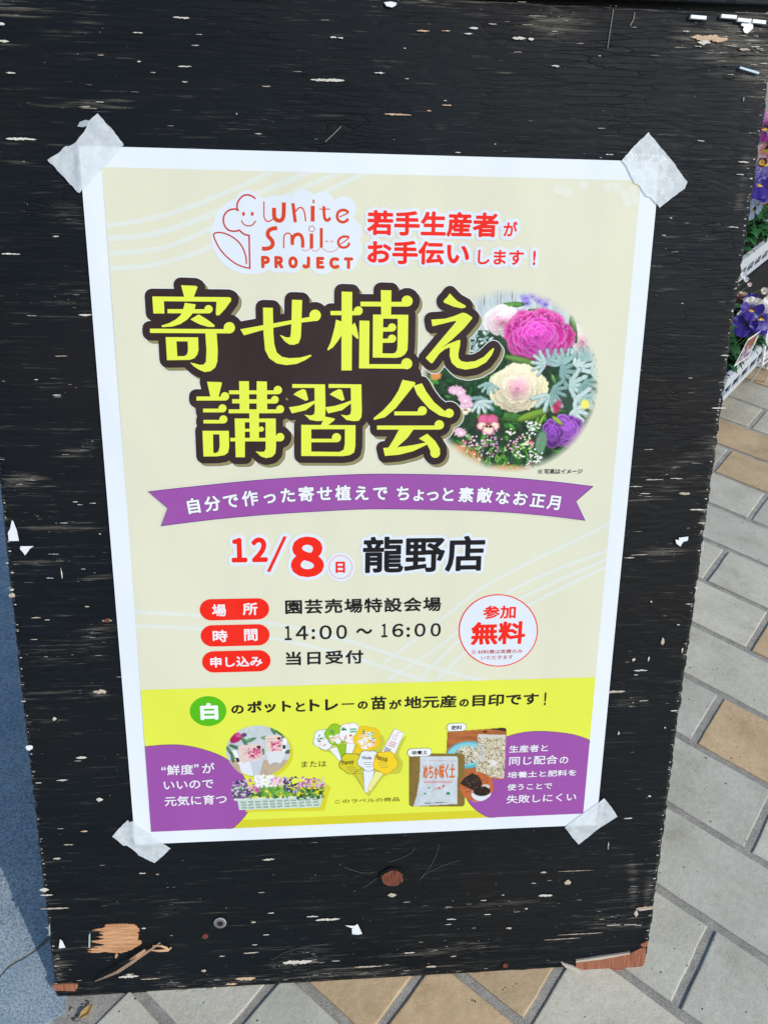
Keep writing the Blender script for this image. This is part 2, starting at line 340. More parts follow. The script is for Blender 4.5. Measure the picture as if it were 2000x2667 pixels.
# ------------------------------------------------------------------ the black panel
BT = 0.012; B0 = -0.0016; VB = -0.7383; VT = 0.1010      # thickness, front face offset behind the poster, bottom and top
def uleft(v): return np.interp(v, [-.74, -.417, -.254, .12], [-.0838, -.0827, -.0809, -.078])
def uright(v): return np.interp(v, [-.74, -.70, -.437, -.134, .046, .12], [.4845, .4862, .4885, .4930, .4970, .4985])
def bottom(u): return VB + 0.0 * u
panel = empty('plywood_panel', MBRD(0, 0.2, VB), 'black weathered plywood sandwich board panel leaning back behind the poster', 'sign board')
PM = panel.matrix_world.copy()
def pbuild(mb, name, mat, smooth=False): return mb.build(name, mat, panel, MBRD(), smooth)
NX, NY = 300, 720
tv = np.linspace(0, 1, NY); tu = np.linspace(0, 1, NX); vv_ = VB + (VT - VB) * tv
UL = uleft(vv_) + (noise2(tv * 190, tv * 0, 5, 3) - .5) * 0.0016; UR = uright(vv_) + (noise2(tv * 150, tv * 0, 6, 4) - .5) * 0.0030
GU = UL[:, None] + (UR - UL)[:, None] * tu[None, :]; GV = np.repeat(vv_[:, None], NX, 1)
bt = (noise2(tu * 60, tu * 0, 9, 3) - .5) * 0.0022; GV = GV + bt[None, :] * np.exp(-(GV - VB) / 0.01)
# grain relief: low waves and ridged cracks running along the grain
relief = (noise2(GU * 9, GV * 70 + 3 * noise2(GU * 6, GV * 6, 21), 1, 4) - .5) * 0.00025
rid = 1 - np.abs(noise2(GU * 26 + 7, GV * 230 + 10 * noise2(GU * 12, GV * 12, 22, 2), 2, 3) - .5) * 9
gate = np.clip((noise2(GU * 7 + 3, GV * 9, 23, 3) - .36) * 6, 0, 1)
relief -= np.clip(rid, 0, 1) * 0.00035 * gate
GW = np.clip(B0 + relief, -0.01, -0.0005)
edged = np.minimum(np.minimum(GU - UL[:, None], UR[:, None] - GU), np.minimum(GV - VB, VT - GV)); GW -= np.clip(0.003 - edged, 0, .003) * 0.5
# wear map: where the paint has worn through
wear = np.zeros_like(GU)
def wblob(x, y, rx, ry, s, a=0.0):
    cu, cv = uv(x, y); ex = uv(x + rx * .5, y); ru = abs(ex[0] - cu) * 2; ey = uv(x, y + ry * .5); rv = abs(ey[1] - cv) * 2
    du = GU - cu; dv = GV - cv; ca, sa = math.cos(R(a)), math.sin(R(a)); d1 = du * ca + dv * sa; d2 = -du * sa + dv * ca
    np.maximum(wear, s * np.exp(-((d1 / ru) ** 2 + (d2 / rv) ** 2)), out=wear)
for b in [(1900, 110, 150, 70, .85), (1985, 160, 70, 90, .9), (1440, 60, 110, 45, .7), (1990, 40, 200, 18, .7), (1940, 470, 18, 120, .5), (1930, 520, 14, 50, .6), (60, 1250, 90, 26, .62, 14), (215, 1165, 70, 22, .5, 24),
          (170, 1000, 70, 28, .42), (150, 1370, 120, 26, .45), (130, 1460, 190, 9, .5, 5), (230, 1510, 140, 9, .5, 9), (260, 1650, 90, 26, .42, 12), (120, 1705, 130, 22, .4), (110, 1808, 160, 8, .45), (255, 1808, 30, 12, .7), (130, 1880, 200, 5, .45),
          (1860, 1165, 34, 40, .6), (1770, 1215, 90, 20, .52, 20), (1700, 1285, 100, 28, .45, 16), (1840, 1360, 20, 30, .7), (1730, 1440, 60, 24, .5), (1640, 1830, 60, 16, .5), (1650, 2310, 14, 90, .55, 8), (1600, 2400, 120, 26, .42), (1690, 2330, 14, 60, .6),
          (900, 2545, 520, 22, .5), (440, 2575, 60, 34, .62), (640, 2560, 30, 20, .7), (150, 2530, 30, 60, .6), (800, 2500, 120, 30, .5, 10), (1150, 2480, 200, 24, .45), (1300, 2360, 260, 20, .38), (860, 2080, 40, 20, .4), (620, 2150, 200, 30, .3), (250, 2470, 60, 40, .35), (440, 2360, 90, 30, .3),
          (180, 560, 60, 40, .35), (700, 310, 260, 18, .36, 8), (270, 270, 120, 22, .42), (230, 60, 40, 80, .35), (60, 420, 60, 10, .5), (20, 20, 80, 40, .45), (200, 760, 80, 40, .3), (1750, 700, 60, 100, .28), (1830, 620, 40, 20, .4)]:
    wblob(*b)
wear = np.maximum(wear, 0.55 * np.exp(-edged / 0.0035))
idx = np.arange(NX * NY).reshape(NY, NX); Q = np.stack([idx[:-1, :-1], idx[:-1, 1:], idx[1:, 1:], idx[1:, :-1]], -1).reshape(-1, 4)
me = bpy.data.meshes.new('painted_face'); nvt = NX * NY
allv = np.stack([GU, GV, GW], -1).reshape(-1, 3)
per = np.concatenate([idx[0, :], idx[1:, -1], idx[-1, -2::-1], idx[-2:0:-1, 0]])
me.vertices.add(nvt); me.vertices.foreach_set('co', allv.astype(np.float32).ravel())
me.loops.add(len(Q) * 4); me.loops.foreach_set('vertex_index', Q.astype(np.int32).ravel())
me.polygons.add(len(Q)); me.polygons.foreach_set('loop_start', np.arange(0, len(Q) * 4, 4, dtype=np.int32)); me.polygons.foreach_set('use_smooth', np.ones(len(Q), bool))
me.update(calc_edges=True); me.validate(); at_ = me.attributes.new('wear', 'FLOAT', 'POINT'); at_.data.foreach_set('value', wear.astype(np.float32).ravel())
me.materials.append(BOARD); face = bpy.data.objects.new('painted_face', me); COL.objects.link(face); face.parent = panel; face.matrix_world = MBRD()
cm = MB(); pv = allv[per]; n = len(pv)
cm.v = [tuple(p) for p in pv] + [(p[0], p[1], B0 - BT) for p in pv]
cm.f = [(i, n + i, n + (i + 1) % n, (i + 1) % n) for i in range(n)] + [tuple(n + i for i in range(n))[::-1]]; cm.c = [(1,) * 4] * len(cm.f)
pbuild(cm, 'plywood_core', EDGEWOOD)
# top rail above the seam and the rear panel of the stand
rl = MB()
r0 = V(1750, 0, 5.528); seam = uv(1996, 22)[1] + .0008
vs, fs = box(-.078, .4965, VT + 0.0042, VT + 0.075, B0 - BT - .004, B0 + .0015); rl.add(vs, fs, (1,) * 4)
o = pbuild(rl, 'top_rail', BOARD); bv = o.modifiers.new('b', 'BEVEL'); bv.width = .0015; bv.segments = 2
bk = MB(); vs, fs = box(-.078, .4965, -.005, .005, 0, .86)
zt = PO[2] + EY[2] * (VT + .07); yt = PO[1] + EY[1] * (VT + .07)
bk.add([(x - .1, y + yt + .045 + (.0 + (zt - zz) * .36), zz) for x, y, z in vs for zz in [zt if z > .5 else 0.0]], fs, (1,) * 4)
bk.v = [(p[0] - .095, p[1], p[2]) for p in bk.v]
o = bk.build('rear_panel', BOARD, panel, Matrix.Identity(4))

# bare wood chips and scars, read off the picture
C1 = V(0, 0, 1.659); C2 = V(1000, 0, 1.659); C3 = V(0, 900, 1.659); C4 = V(1000, 900, 1.659); C5 = V(0, 1767, 1.659); C6 = V(1000, 1767, 1.659)
chips = MB(); cg = random.Random(21)
CW = [(.62, .58, .50, 1), (.70, .67, .60, 1), (.50, .42, .33, 1), (.60, .42, .28, 1)]
def chip(u, v, L, T, col, ang=0.0, w=-0.0006):
    n = max(5, int(L / .0015)); up = []; dn = []
    for i in range(n + 1):
        t = i / n; e = math.sin(math.pi * min(1, max(0, t))) ** .5 if 0 < t < 1 else 0
        up.append(((t - .5) * L, T * .5 * e * cg.uniform(.35, 1.1))); dn.append(((t - .5) * L + cg.uniform(-.0004, .0004), -T * .5 * e * cg.uniform(.35, 1.1)))
    pts = up + dn[::-1][1:-1]; ca, sa = math.cos(ang), math.sin(ang); m = len(pts)
    chips.add([(u + x * ca - y * sa, v + x * sa + y * ca, w + cg.uniform(0, .0001)) for x, y in pts] + [(u, v, w + .0004)], [(i, (i + 1) % m, m) for i in range(m)][::-1], col)
MP = {1: C1, 2: C2, 3: C3, 4: C4, 5: C5, 6: C6}
for (k, x, y, L, T, c) in [(1, 782, 72, 75, 12, 0), (1, 595, 138, 45, 7, 1), (1, 1440, 158, 30, 10, 1), (1, 1470, 160, 26, 9, 1), (1, 798, 284, 62, 7, 1), (1, 798, 351, 26, 8, 0), (1, 1415, 343, 150, 16, 0), (1, 1640, 312, 50, 10, 1), (1, 90, 598, 135, 14, 1), (1, 46, 1096, 85, 9, 1), (1, 368, 1360, 62, 10, 1), (1, 45, 312, 45, 10, 1), (1, 5, 100, 30, 16, 1), (1, 15, 175, 50, 14, 0), (1, 600, 262, 16, 8, 1), (1, 385, 465, 70, 5, 2), (1, 430, 438, 40, 5, 0), (1, 860, 145, 30, 5, 0), (1, 1115, 575, 32, 7, 0), (1, 240, 1020, 30, 6, 0), (1, 1022, 490, 5, 14, 1), (1, 660, 310, 24, 6, 2), (1, 1150, 370, 40, 6, 2),
          (2, 30, 15, 55, 22, 1), (2, 388, 118, 42, 14, 1), (2, 365, 142, 40, 8, 1), (2, 170, 130, 60, 9, 3), (2, 268, 130, 40, 8, 3), (2, 585, 162, 62, 16, 0), (2, 637, 165, 26, 14, 1), (2, 470, 100, 40, 8, 2), (2, 742, 282, 38, 10, 0), (2, 60, 492, 120, 10, 3), (2, 195, 476, 20, 8, 3), (2, 272, 452, 44, 9, 3), (2, 265, 432, 16, 6, 0), (2, 100, 337, 16, 6, 0), (2, 1410, 162, 160, 34, 3), (2, 1385, 180, 60, 24, 0), (2, 1560, 210, 50, 12, 2), (2, 1555, 425, 5, 20, 0), (2, 1372, 606, 34, 7, 0), (2, 1555, 698, 52, 8, 0), (2, 1540, 752, 34, 6, 0), (2, 1510, 980, 50, 6, 0), (2, 1210, 1015, 20, 6, 0), (2, 1240, 940, 14, 6, 0), (2, 320, 657, 26, 6, 0), (2, 932, 238, 14, 8, 2), (2, 90, 205, 10, 6, 1), (2, 480, 620, 12, 5, 0), (2, 1290, 1310, 12, 6, 0),
          (3, 265, 45, 60, 6, 2), (3, 155, 147, 18, 5, 1), (3, 245, 214, 40, 6, 1), (3, 325, 676, 24, 6, 0), (3, 400, 682, 30, 5, 0), (3, 345, 688, 26, 5, 0), (3, 360, 967, 22, 4, 0), (3, 50, 1057, 22, 10, 1), (3, 155, 1178, 46, 6, 2), (3, 203, 1187, 24, 5, 1), (3, 375, 1130, 22, 7, 2), (3, 462, 1190, 46, 18, 2), (3, 430, 815, 8, 8, 0), (3, 50, 1080, 30, 26, 2), (3, 145, 1272, 36, 5, 2), (3, 265, 983, 5, 60, 1), (3, 215, 1006, 34, 4, 1), (3, 30, 941, 14, 6, 1),
          (4, 1450, 270, 70, 7, 1), (4, 1475, 43, 40, 8, 1), (4, 1325, 140, 20, 5, 0), (4, 1358, 710, 80, 8, 0), (4, 1375, 768, 40, 8, 2), (4, 1300, 640, 50, 14, 2), (4, 1205, 1285, 16, 44, 2), (4, 1110, 1406, 62, 9, 0), (4, 1090, 1425, 20, 5, 0), (4, 1273, 1208, 16, 6, 0), (4, 1155, 1108, 8, 10, 0), (4, 1290, 1318, 8, 26, 0), (4, 1380, 865, 5, 60, 0), (4, 1350, 1048, 14, 12, 0), (4, 1170, 580, 80, 5, 0), (4, 1265, 575, 60, 5, 0), (4, 1090, 610, 60, 5, 0), (4, 1130, 640, 50, 5, 0), (4, 1105, 905, 80, 5, 2), (4, 1060, 918, 50, 5, 0), (4, 1080, 1360, 14, 20, 0), (4, 1145, 1355, 8, 22, 0),
          (5, 125, 300, 36, 22, 1), (5, 350, 345, 50, 12, 0), (5, 235, 176, 18, 20, 0), (5, 270, 443, 56, 7, 0), (5, 165, 454, 30, 6, 0), (5, 430, 527, 32, 18, 0), (5, 362, 664, 34, 7, 3), (5, 295, 722, 44, 6, 2), (5, 245, 782, 36, 12, 2), (5, 1160, 786, 56, 9, 0), (5, 615, 846, 32, 7, 0), (5, 680, 850, 16, 6, 3), (5, 190, 918, 44, 18, 0), (5, 200, 940, 60, 8, 0), (5, 235, 998, 130, 8, 2), (5, 265, 1296, 0, 0, 0), (5, 555, 1293, 90, 14, 0), (5, 650, 1303, 90, 5, 2), (5, 1350, 1033, 54, 8, 0), (5, 1415, 1046, 108, 12, 0), (5, 1285, 1230, 130, 22, 0), (5, 1170, 1018, 30, 6, 0), (5, 1095, 1058, 22, 10, 2), (5, 1150, 1112, 30, 6, 0), (5, 1100, 1155, 24, 6, 0), (5, 1085, 1190, 70, 7, 2), (5, 1060, 1302, 90, 18, 3), (5, 1000, 1325, 50, 10, 3), (5, 925, 1343, 20, 14, 2), (5, 1055, 1350, 36, 18, 2), (5, 880, 1268, 22, 14, 2), (5, 1450, 1225, 40, 6, 0), (5, 430, 60, 60, 24, 2), (5, 100, 102, 22, 6, 1), (5, 620, 1084, 20, 7, 1), (5, 1460, 1350, 160, 10, 2), (5, 1590, 1250, 120, 8, 2), (5, 960, 1205, 26, 7, 2), (5, 740, 1115, 14, 5, 2), (5, 560, 1283, 40, 6, 0), (5, 500, 1205, 8, 22, 3),
          (6, 698, 942, 62, 12, 0), (6, 795, 885, 30, 24, 2), (6, 448, 1024, 32, 6, 0), (6, 430, 963, 26, 6, 0), (6, 292, 1045, 44, 8, 0), (6, 615, 999, 14, 8, 0), (6, 1055, 608, 40, 9, 0), (6, 515, 940, 14, 5, 0), (6, 1130, 995, 80, 12, 3), (6, 1100, 1070, 34, 4, 0), (6, 987, 1068, 52, 4, 0), (6, 1255, 142, 34, 7, 0), (6, 540, 1083, 26, 12, 2), (6, 205, 1250, 50, 9, 2), (6, 110, 1190, 50, 7, 0), (6, 300, 1205, 30, 6, 2), (6, 970, 725, 5, 34, 0), (6, 1148, 512, 14, 10, 0), (6, 1015, 240, 8, 20, 0), (6, 1215, 216, 8, 10, 0), (6, 770, 1130, 160, 4, 2), (6, 850, 1108, 200, 4, 2), (6, 35, 940, 40, 20, 2), (6, 830, 835, 160, 3, 2), (6, 690, 842, 30, 10, 2), (6, 1000, 60, 90, 12, 2)]:
    if not L: continue
    u, v = MP[k](x, y); u2, v2 = MP[k](x + L / 2, y); u3, v3 = MP[k](x, y + T / 2)
    chip(u, v, abs(u2 - u) * 2, abs(v3 - v) * 2, CW[c], cg.uniform(-.03, .03))
# many small grain flecks, thickest where the paint is worn
wnorm = wear ** 2.4 + 0.0025 + 0.05 * np.clip(noise2(GU * 14, GV * 22, 31, 3) - .5, 0, 1); pr = (wnorm / wnorm.sum()).ravel()
for i in RNG.choice(nvt, 1000, p=pr):
    u, v = allv[i][0], allv[i][1]; s = RNG.random()
    L = 0.0010 + 0.0085 * s ** 5; cl = CW[int(RNG.integers(0, 3))]; dk = RNG.uniform(.12, .7) if s < .85 else .95
    if uright(v) - u < .002 or u - uleft(v) < .002: L = min(L, .004)
    chip(u, v, L, 0.0003 + 0.0005 * RNG.random() * (0.5 + s), (cl[0] * dk, cl[1] * dk, cl[2] * dk, 1), RNG.uniform(-.05, .05), -0.0009)
# light cracks along the worn edges
for i in range(170):
    v = VB + (VT - VB) * RNG.random(); side = RNG.random() < .62
    u = (uright(v) - .0022) if side else (uleft(v) + .0016)
    L = RNG.uniform(.0006, .0028); chip(u - (L * .5 if side else -L * .5), v, L, RNG.uniform(.0005, .0014), CW[int(RNG.integers(0, 3))], 0, -0.0012)
o = pbuild(chips, 'bare_wood_flecks', CHIP); o['kind'] = 'stuff'

def plate(name, pts, mat, w0, w1, parent=panel, mid=None, cname=None, jag=0.0):
    m = MB()
    if jag:
        q = []
        for a, b in zip(pts, pts[1:] + pts[:1]):
            k = max(1, int(math.hypot(b[0] - a[0], b[1] - a[1]) / .0011))
            for i in range(k): t = i / k; q.append((a[0] + (b[0] - a[0]) * t + (cg.uniform(-jag, jag) if i else 0), a[1] + (b[1] - a[1]) * t + (cg.uniform(-.3, .3) * jag if i else 0)))
        pts = q
    n = len(pts)
    tri = tessellate_polygon([[Vector((p[0], p[1], 0)) for p in pts]])
    area = sum(pts[i][0] * pts[(i + 1) % n][1] - pts[(i + 1) % n][0] * pts[i][1] for i in range(n))
    if area < 0: pts = pts[::-1]; tri = tessellate_polygon([[Vector((p[0], p[1], 0)) for p in pts]])
    m.add([(p[0], p[1], w1) for p in pts] + [(p[0], p[1], w0) for p in pts], [tuple(t) for t in tri] + [(i, n + i, n + (i + 1) % n, (i + 1) % n) for i in range(n)], cname or (1,) * 4)
    for k, t in enumerate(tri):
        a, b, c = [pts[q] for q in t]
        if (b[0] - a[0]) * (c[1] - a[1]) - (b[1] - a[1]) * (c[0] - a[0]) < 0: m.f[k] = tuple(t)[::-1]
    return m.build(name, mat, parent, MBRD())
S2 = V(0, 1900, 2.884)
scar = [(800, 1475), (900, 1470), (1010, 1475), (1030, 1490), (1045, 1520), (1025, 1535), (1040, 1570), (1030, 1590), (1060, 1600), (1050, 1625), (1010, 1650), (960, 1675), (900, 1690), (880, 1686), (878, 1720), (868, 1688), (780, 1680), (700, 1688), (655, 1680), (690, 1668), (652, 1662), (740, 1650), (700, 1645), (800, 1628), (720, 1612), (680, 1602), (760, 1588), (790, 1580), (720, 1568), (780, 1558), (745, 1538), (800, 1530), (690, 1520), (770, 1500)]
plate('split_wood_patch', [S2(*p) for p in scar], PALEWOOD, -0.0035, -0.0009, jag=.0011)
S7 = V(1500, 1700, 2.288)
corner = [(0, 1845), (60, 1838), (130, 1826), (220, 1818), (320, 1798), (355, 1785), (380, 1770), (415, 1766), (420, 1800), (413, 1830), (408, 1860), (385, 1885), (330, 1900), (270, 1915), (215, 1920), (125, 1926), (60, 1905), (0, 1878)]
plate('torn_corner_ply', [S7(*p) for p in corner], REDWOOD, -0.0035, -0.0006, jag=.0006)
plate('torn_corner_ply', [S7(*p) for p in [(385, 1745), (428, 1722), (430, 1755), (402, 1762)]], REDWOOD, -0.0035, -0.0004)
plate('split_wood_patch', [S2(*p) for p in [(392, 1930), (470, 1918), (575, 1920), (585, 1935), (578, 1950), (565, 1972), (410, 1968)]], REDWOOD, -0.0035, -0.0003)
for q in ([(0, 1838), (130, 1818), (322, 1790), (320, 1798), (150, 1830), (0, 1848)], [(-90, 1850), (0, 1880), (60, 1912), (125, 1918), (122, 1930), (30, 1925), (-60, 1880)], [(360, 1532), (460, 1520), (455, 1530), (380, 1540)], [(345, 1555), (362, 1530), (370, 1560), (358, 1580)]):
    plate('lifted_sliver', [S7(*p) for p in q], CHIP, -0.002, 0.0004, cname=(.50, .44, .36, 1), jag=.0004)
# knot with a dark ring
K = V(900, 2200, 6.0); kx, ky = uv(1022, 2288)
def ring_disc(rx, ry, n=26, jag=.1): return [(kx + rx * math.cos(2 * math.pi * i / n) * cg.uniform(1 - jag, 1 + jag), ky + ry * math.sin(2 * math.pi * i / n) * cg.uniform(1 - jag, 1 + jag)) for i in range(n)]
KN = mat_wood('red_knot_wood', [(0.035, 0.008, 0.005), (0.19, 0.055, 0.028), (0.30, 0.11, 0.06)], (420, 60, 60))
plate('wood_knot', ring_disc(.0130, .0110, 26, .07), BOARD, -0.003, 0.0002); plate('wood_knot', ring_disc(.0098, .0086), KN, -0.003, 0.0009)
ksm, kvs = uv(277, 1900 + 0) , None
kx, ky = uv(278, 1617); plate('small_knot', ring_disc(.0022, .0016, 12), KN, -0.003, 0.0001)
kx, ky = uv(534, 2441); plate('small_knot', ring_disc(.0028, .0024, 12), KN, -0.003, 0.0002)
kx, ky = uv(1316, 2517); plate('small_knot', ring_disc(.0026, .0024, 12), KN, -0.003, 0.0001)
# curved growth scratches by the knot
gs = MB()
def stroke3(mb, pts, r, col, w):                # raised rounded bead along a line on the panel
    for (a, b) in zip(pts[:-1], pts[1:]):
        a = np.array(a); b = np.array(b); d = b - a; L = np.linalg.norm(d)
        if L < 1e-9: continue
        nn = np.array([-d[1], d[0]]) / L * r
        mb.add([(*(a + nn), w), (*a, w + r * .5), (*(a - nn), w), (*(b + nn), w), (*b, w + r * .5), (*(b - nn), w)], [(0, 1, 4, 3), (1, 2, 5, 4)], col)
for arc in ([(20, 800), (80, 780), (120, 760), (135, 735)], [(150, 880), (200, 820), (225, 770), (240, 720)], [(160, 870), (180, 850), (250, 815), (330, 790)]):
    stroke3(gs, [C6(*p) for p in arc], .00022, (.09, .085, .07, 1), -.0009)
for arc in ([(1485, 820), (1520, 832), (1560, 845), (1600, 846), (1625, 840)], [(1570, 910), (1600, 890), (1625, 870), (1650, 860)], [(1180, 1220), (1230, 1190), (1310, 1165), (1420, 1152)]):
    stroke3(gs, [C5(*p) for p in arc], .00025, (.09, .085, .075, 1), -.0009)
stroke3(gs, [C2(*p) for p in [(993, 35), (985, 90), (976, 150), (968, 205)]], .0003, (.22, .21, .19, 1), -.0009)
stroke3(gs, [C2(*p) for p in [(1085, 50), (1080, 80), (1065, 108)]], .0004, (.25, .22, .19, 1), -.0009)
stroke3(gs, [C1(*p) for p in [(1475, 542), (1440, 578), (1405, 610)]], .0003, (.24, .22, .18, 1), -.0009)
o = pbuild(gs, 'growth_scratches', CHIP); o['kind'] = 'stuff'
# long splinters lifting off the scar
def splinter(name, pts, col):
    m = MB(); n = len(pts)
    for i, (p, h, r) in enumerate(pts):
        a = np.array(p); b = np.array(pts[min(i + 1, n - 1)][0]) - np.array(pts[max(i - 1, 0)][0]); b = b / np.linalg.norm(b); nn = np.array([-b[1], b[0]]) * r
        m.v += [(*(a + nn), h), (a[0], a[1], h + r), (*(a - nn), h), (a[0], a[1], h - r * .7)]
    for i in range(n - 1):
        for k in range(4): m.f.append((i * 4 + k, i * 4 + (k + 1) % 4, i * 4 + 4 + (k + 1) % 4, i * 4 + 4 + k))
    m.f += [(0, 1, 2, 3), (4 * n - 1, 4 * n - 2, 4 * n - 3, 4 * n - 4)]; m.c = [col] * len(m.f)
    return m.build(name, CHIP, panel, MBRD())
splinter('splinter', [(S2(722, 1875), .003, .0006), (S2(800, 1815), .008, .0010), (S2(900, 1755), .011, .0016), (S2(1000, 1695), .010, .0016), (S2(1080, 1655), .007, .0013), (S2(1150, 1625), .004, .0010), (S2(1205, 1600), .001, .0008)], (.42, .27, .18, 1))
splinter('splinter', [(S2(985, 1697), .006, .0008), (S2(1040, 1655), .008, .0016), (S2(1100, 1622), .006, .0012)], (.60, .36, .20, 1))
splinter('splinter', [(S2(1140, 1650), .002, .0006), (S2(1200, 1648), .003, .0013), (S2(1265, 1650), .002, .0013), (S2(1288, 1636), .001, .0008)], (.66, .40, .22, 1))
splinter('splinter', [(S2(1150, 1618), .002, .0008), (S2(1215, 1605), .004, .0012), (S2(1250, 1625), .003, .0014), (S2(1270, 1648), .002, .0010)], (.62, .38, .20, 1))
# staples and a screw
S3 = V(1750, 0, 5.528)
def staple(a, b, col, r=.00075):
    m = MB(); a = np.array(a); b = np.array(b); d = (b - a) / np.linalg.norm(b - a); nn = np.array([-d[1], d[0]]) * r
    pr = []
    for p, h in ((a, -.004), (a, .0004), (b, .0004), (b, -.004)):
        pr.append([(*(p + nn), h - r), (*(p + nn), h + r), (*(p - nn), h + r), (*(p - nn), h - r)])
    m.v = [q for s_ in pr for q in s_]
    for i in range(3):
        for k in range(4): m.f.append((i * 4 + k, i * 4 + 4 + k, i * 4 + 4 + (k + 1) % 4, i * 4 + (k + 1) % 4))
    m.f += [(0, 1, 2, 3), (15, 14, 13, 12)]; m.c = [col] * len(m.f); return m.build('staple', PLASTIC, panel, MBRD())
wh = (.72, .76, .76, 1)
for a, b in (((260, 238), (483, 256)), ((700, 228), (918, 246)), ((935, 280), (1120, 300)), ((1150, 300), (1338, 322))): staple(S3(*a), S3(*b), wh, .0011)
staple(S3(970, 968), S3(1243, 1050), (.35, .52, .62, 1), .0007)
staple(S2(372, 1468), S2(374, 1545), (.4, .45, .45, 1), .0005); staple(S2(675, 1538), S2(672, 1636), (.38, .5, .46, 1), .0006)
staple(S7(183, 1626), S7(262, 1622), (.5, .48, .4, 1), .0003); staple(S7(287, 1622), S7(356, 1620), (.5, .48, .4, 1), .0003)
sx, sy = uv(573, 2405)
sm = MB(); NS = 20
for r_, h in ((.0058, -.001), (.0058, .0002), (.0050, .0009), (.0028, .0010), (.0018, -.0008)): sm.v += [(sx + r_ * math.cos(2 * math.pi * i / NS), sy + r_ * math.sin(2 * math.pi * i / NS), h) for i in range(NS)]
for k in range(4): sm.f += [(k * NS + i, k * NS + (i + 1) % NS, (k + 1) * NS + (i + 1) % NS, (k + 1) * NS + i) for i in range(NS)]
sm.f.append(tuple(4 * NS + i for i in range(NS))); sm.c = [(.05, .05, .05, 1)] * NS + [(.36, .36, .37, 1)] * NS + [(.16, .15, .15, 1)] * NS + [(.03, .03, .03, 1)] * (len(sm.f) - 3 * NS)
pbuild(sm, 'screw_head', CHIP)
# ------------------------------------------------------------------ the poster
PW, PH = 0.42, 0.5729
poster = empty('poster', MBRD(0.0, PW / 2, -PH), 'printed flower-planting workshop poster with white border taped to the black panel', 'poster')
DZ = 6e-5
def ppart(mb, name, label=None):
    o = mb.build(name, PRINT, poster, MBRD()); 
    if label: o['label'] = label
    return o
def flat(mb, pts, layer, col, holes=(), raw=False):
    """filled flat shape with optional holes"""
    loops = [list(pts)] + [list(h) for h in holes]; allp = [p for l in loops for p in l]
    tri = tessellate_polygon([[Vector((p[0], p[1], 0)) for p in l] for l in loops]); z = 0.0004 + layer * DZ
    out = []
    for t in tri:
        a, b, c = [allp[q] for q in t]; out.append(tuple(t) if (b[0] - a[0]) * (c[1] - a[1]) - (b[1] - a[1]) * (c[0] - a[0]) > 0 else tuple(t)[::-1])
    mb.add([(p[0], p[1], z) for p in allp], out, col)
def roof(mb, segs, verts, r, layer, col, nf=10):
    """rounded thick line round segments: very low roofs and cones"""
    z = 0.0004 + layer * DZ; h = DZ * 0.5
    for a, b in segs:
        dx, dy = b[0] - a[0], b[1] - a[1]; L = math.hypot(dx, dy)
        if L < 1e-7: continue
        nx, ny = -dy / L * r, dx / L * r
        mb.add([(a[0] - nx, a[1] - ny, z - h), (b[0] - nx, b[1] - ny, z - h), (b[0], b[1], z + h), (a[0], a[1], z + h), (a[0] + nx, a[1] + ny, z - h), (b[0] + nx, b[1] + ny, z - h)], [(0, 1, 2, 3), (3, 2, 5, 4)], col)
    for p in verts:
        mb.add([(p[0] + r * math.cos(2 * math.pi * i / nf), p[1] + r * math.sin(2 * math.pi * i / nf), z - h) for i in range(nf)] + [(p[0], p[1], z + h)], [(i, (i + 1) % nf, nf) for i in range(nf)], col)
def line(mb, pts, r, layer, col, closed=False, nf=10):
    pts = [tuple(p) for p in pts]; segs = list(zip(pts[:-1], pts[1:])) + ([(pts[-1], pts[0])] if closed else []); roof(mb, segs, pts, r, layer, col, nf)
def outline(mb, pts, r, layer, col, nf=10): line(mb, pts, r, layer, col, True, nf)
def smooth(pts, n=4, closed=False):
    P_ = [np.array(p, float) for p in pts]; out = []; m = len(P_)
    rngi = range(m) if closed else range(m - 1)
    for i in rngi:
        g_ = (lambda k: P_[k % m]) if closed else (lambda k: P_[min(max(k, 0), m - 1)])
        p0, p1, p2, p3 = g_(i - 1), g_(i), g_(i + 1), g_(i + 2)
        for s in range(n):
            t = s / n; out.append(tuple(0.5 * ((2 * p1) + (-p0 + p2) * t + (2 * p0 - 5 * p1 + 4 * p2 - p3) * t * t + (-p0 + 3 * p1 - 3 * p2 + p3) * t ** 3)))
    if not closed: out.append(tuple(P_[-1]))
    return out
def circ(vw, cx, cy, rx, ry=None, n=40, a0=0, a1=360):
    ry = ry or rx; return [vw(cx + rx * math.cos(R(a0 + (a1 - a0) * i / n)), cy - ry * math.sin(R(a0 + (a1 - a0) * i / n))) for i in range(n)]

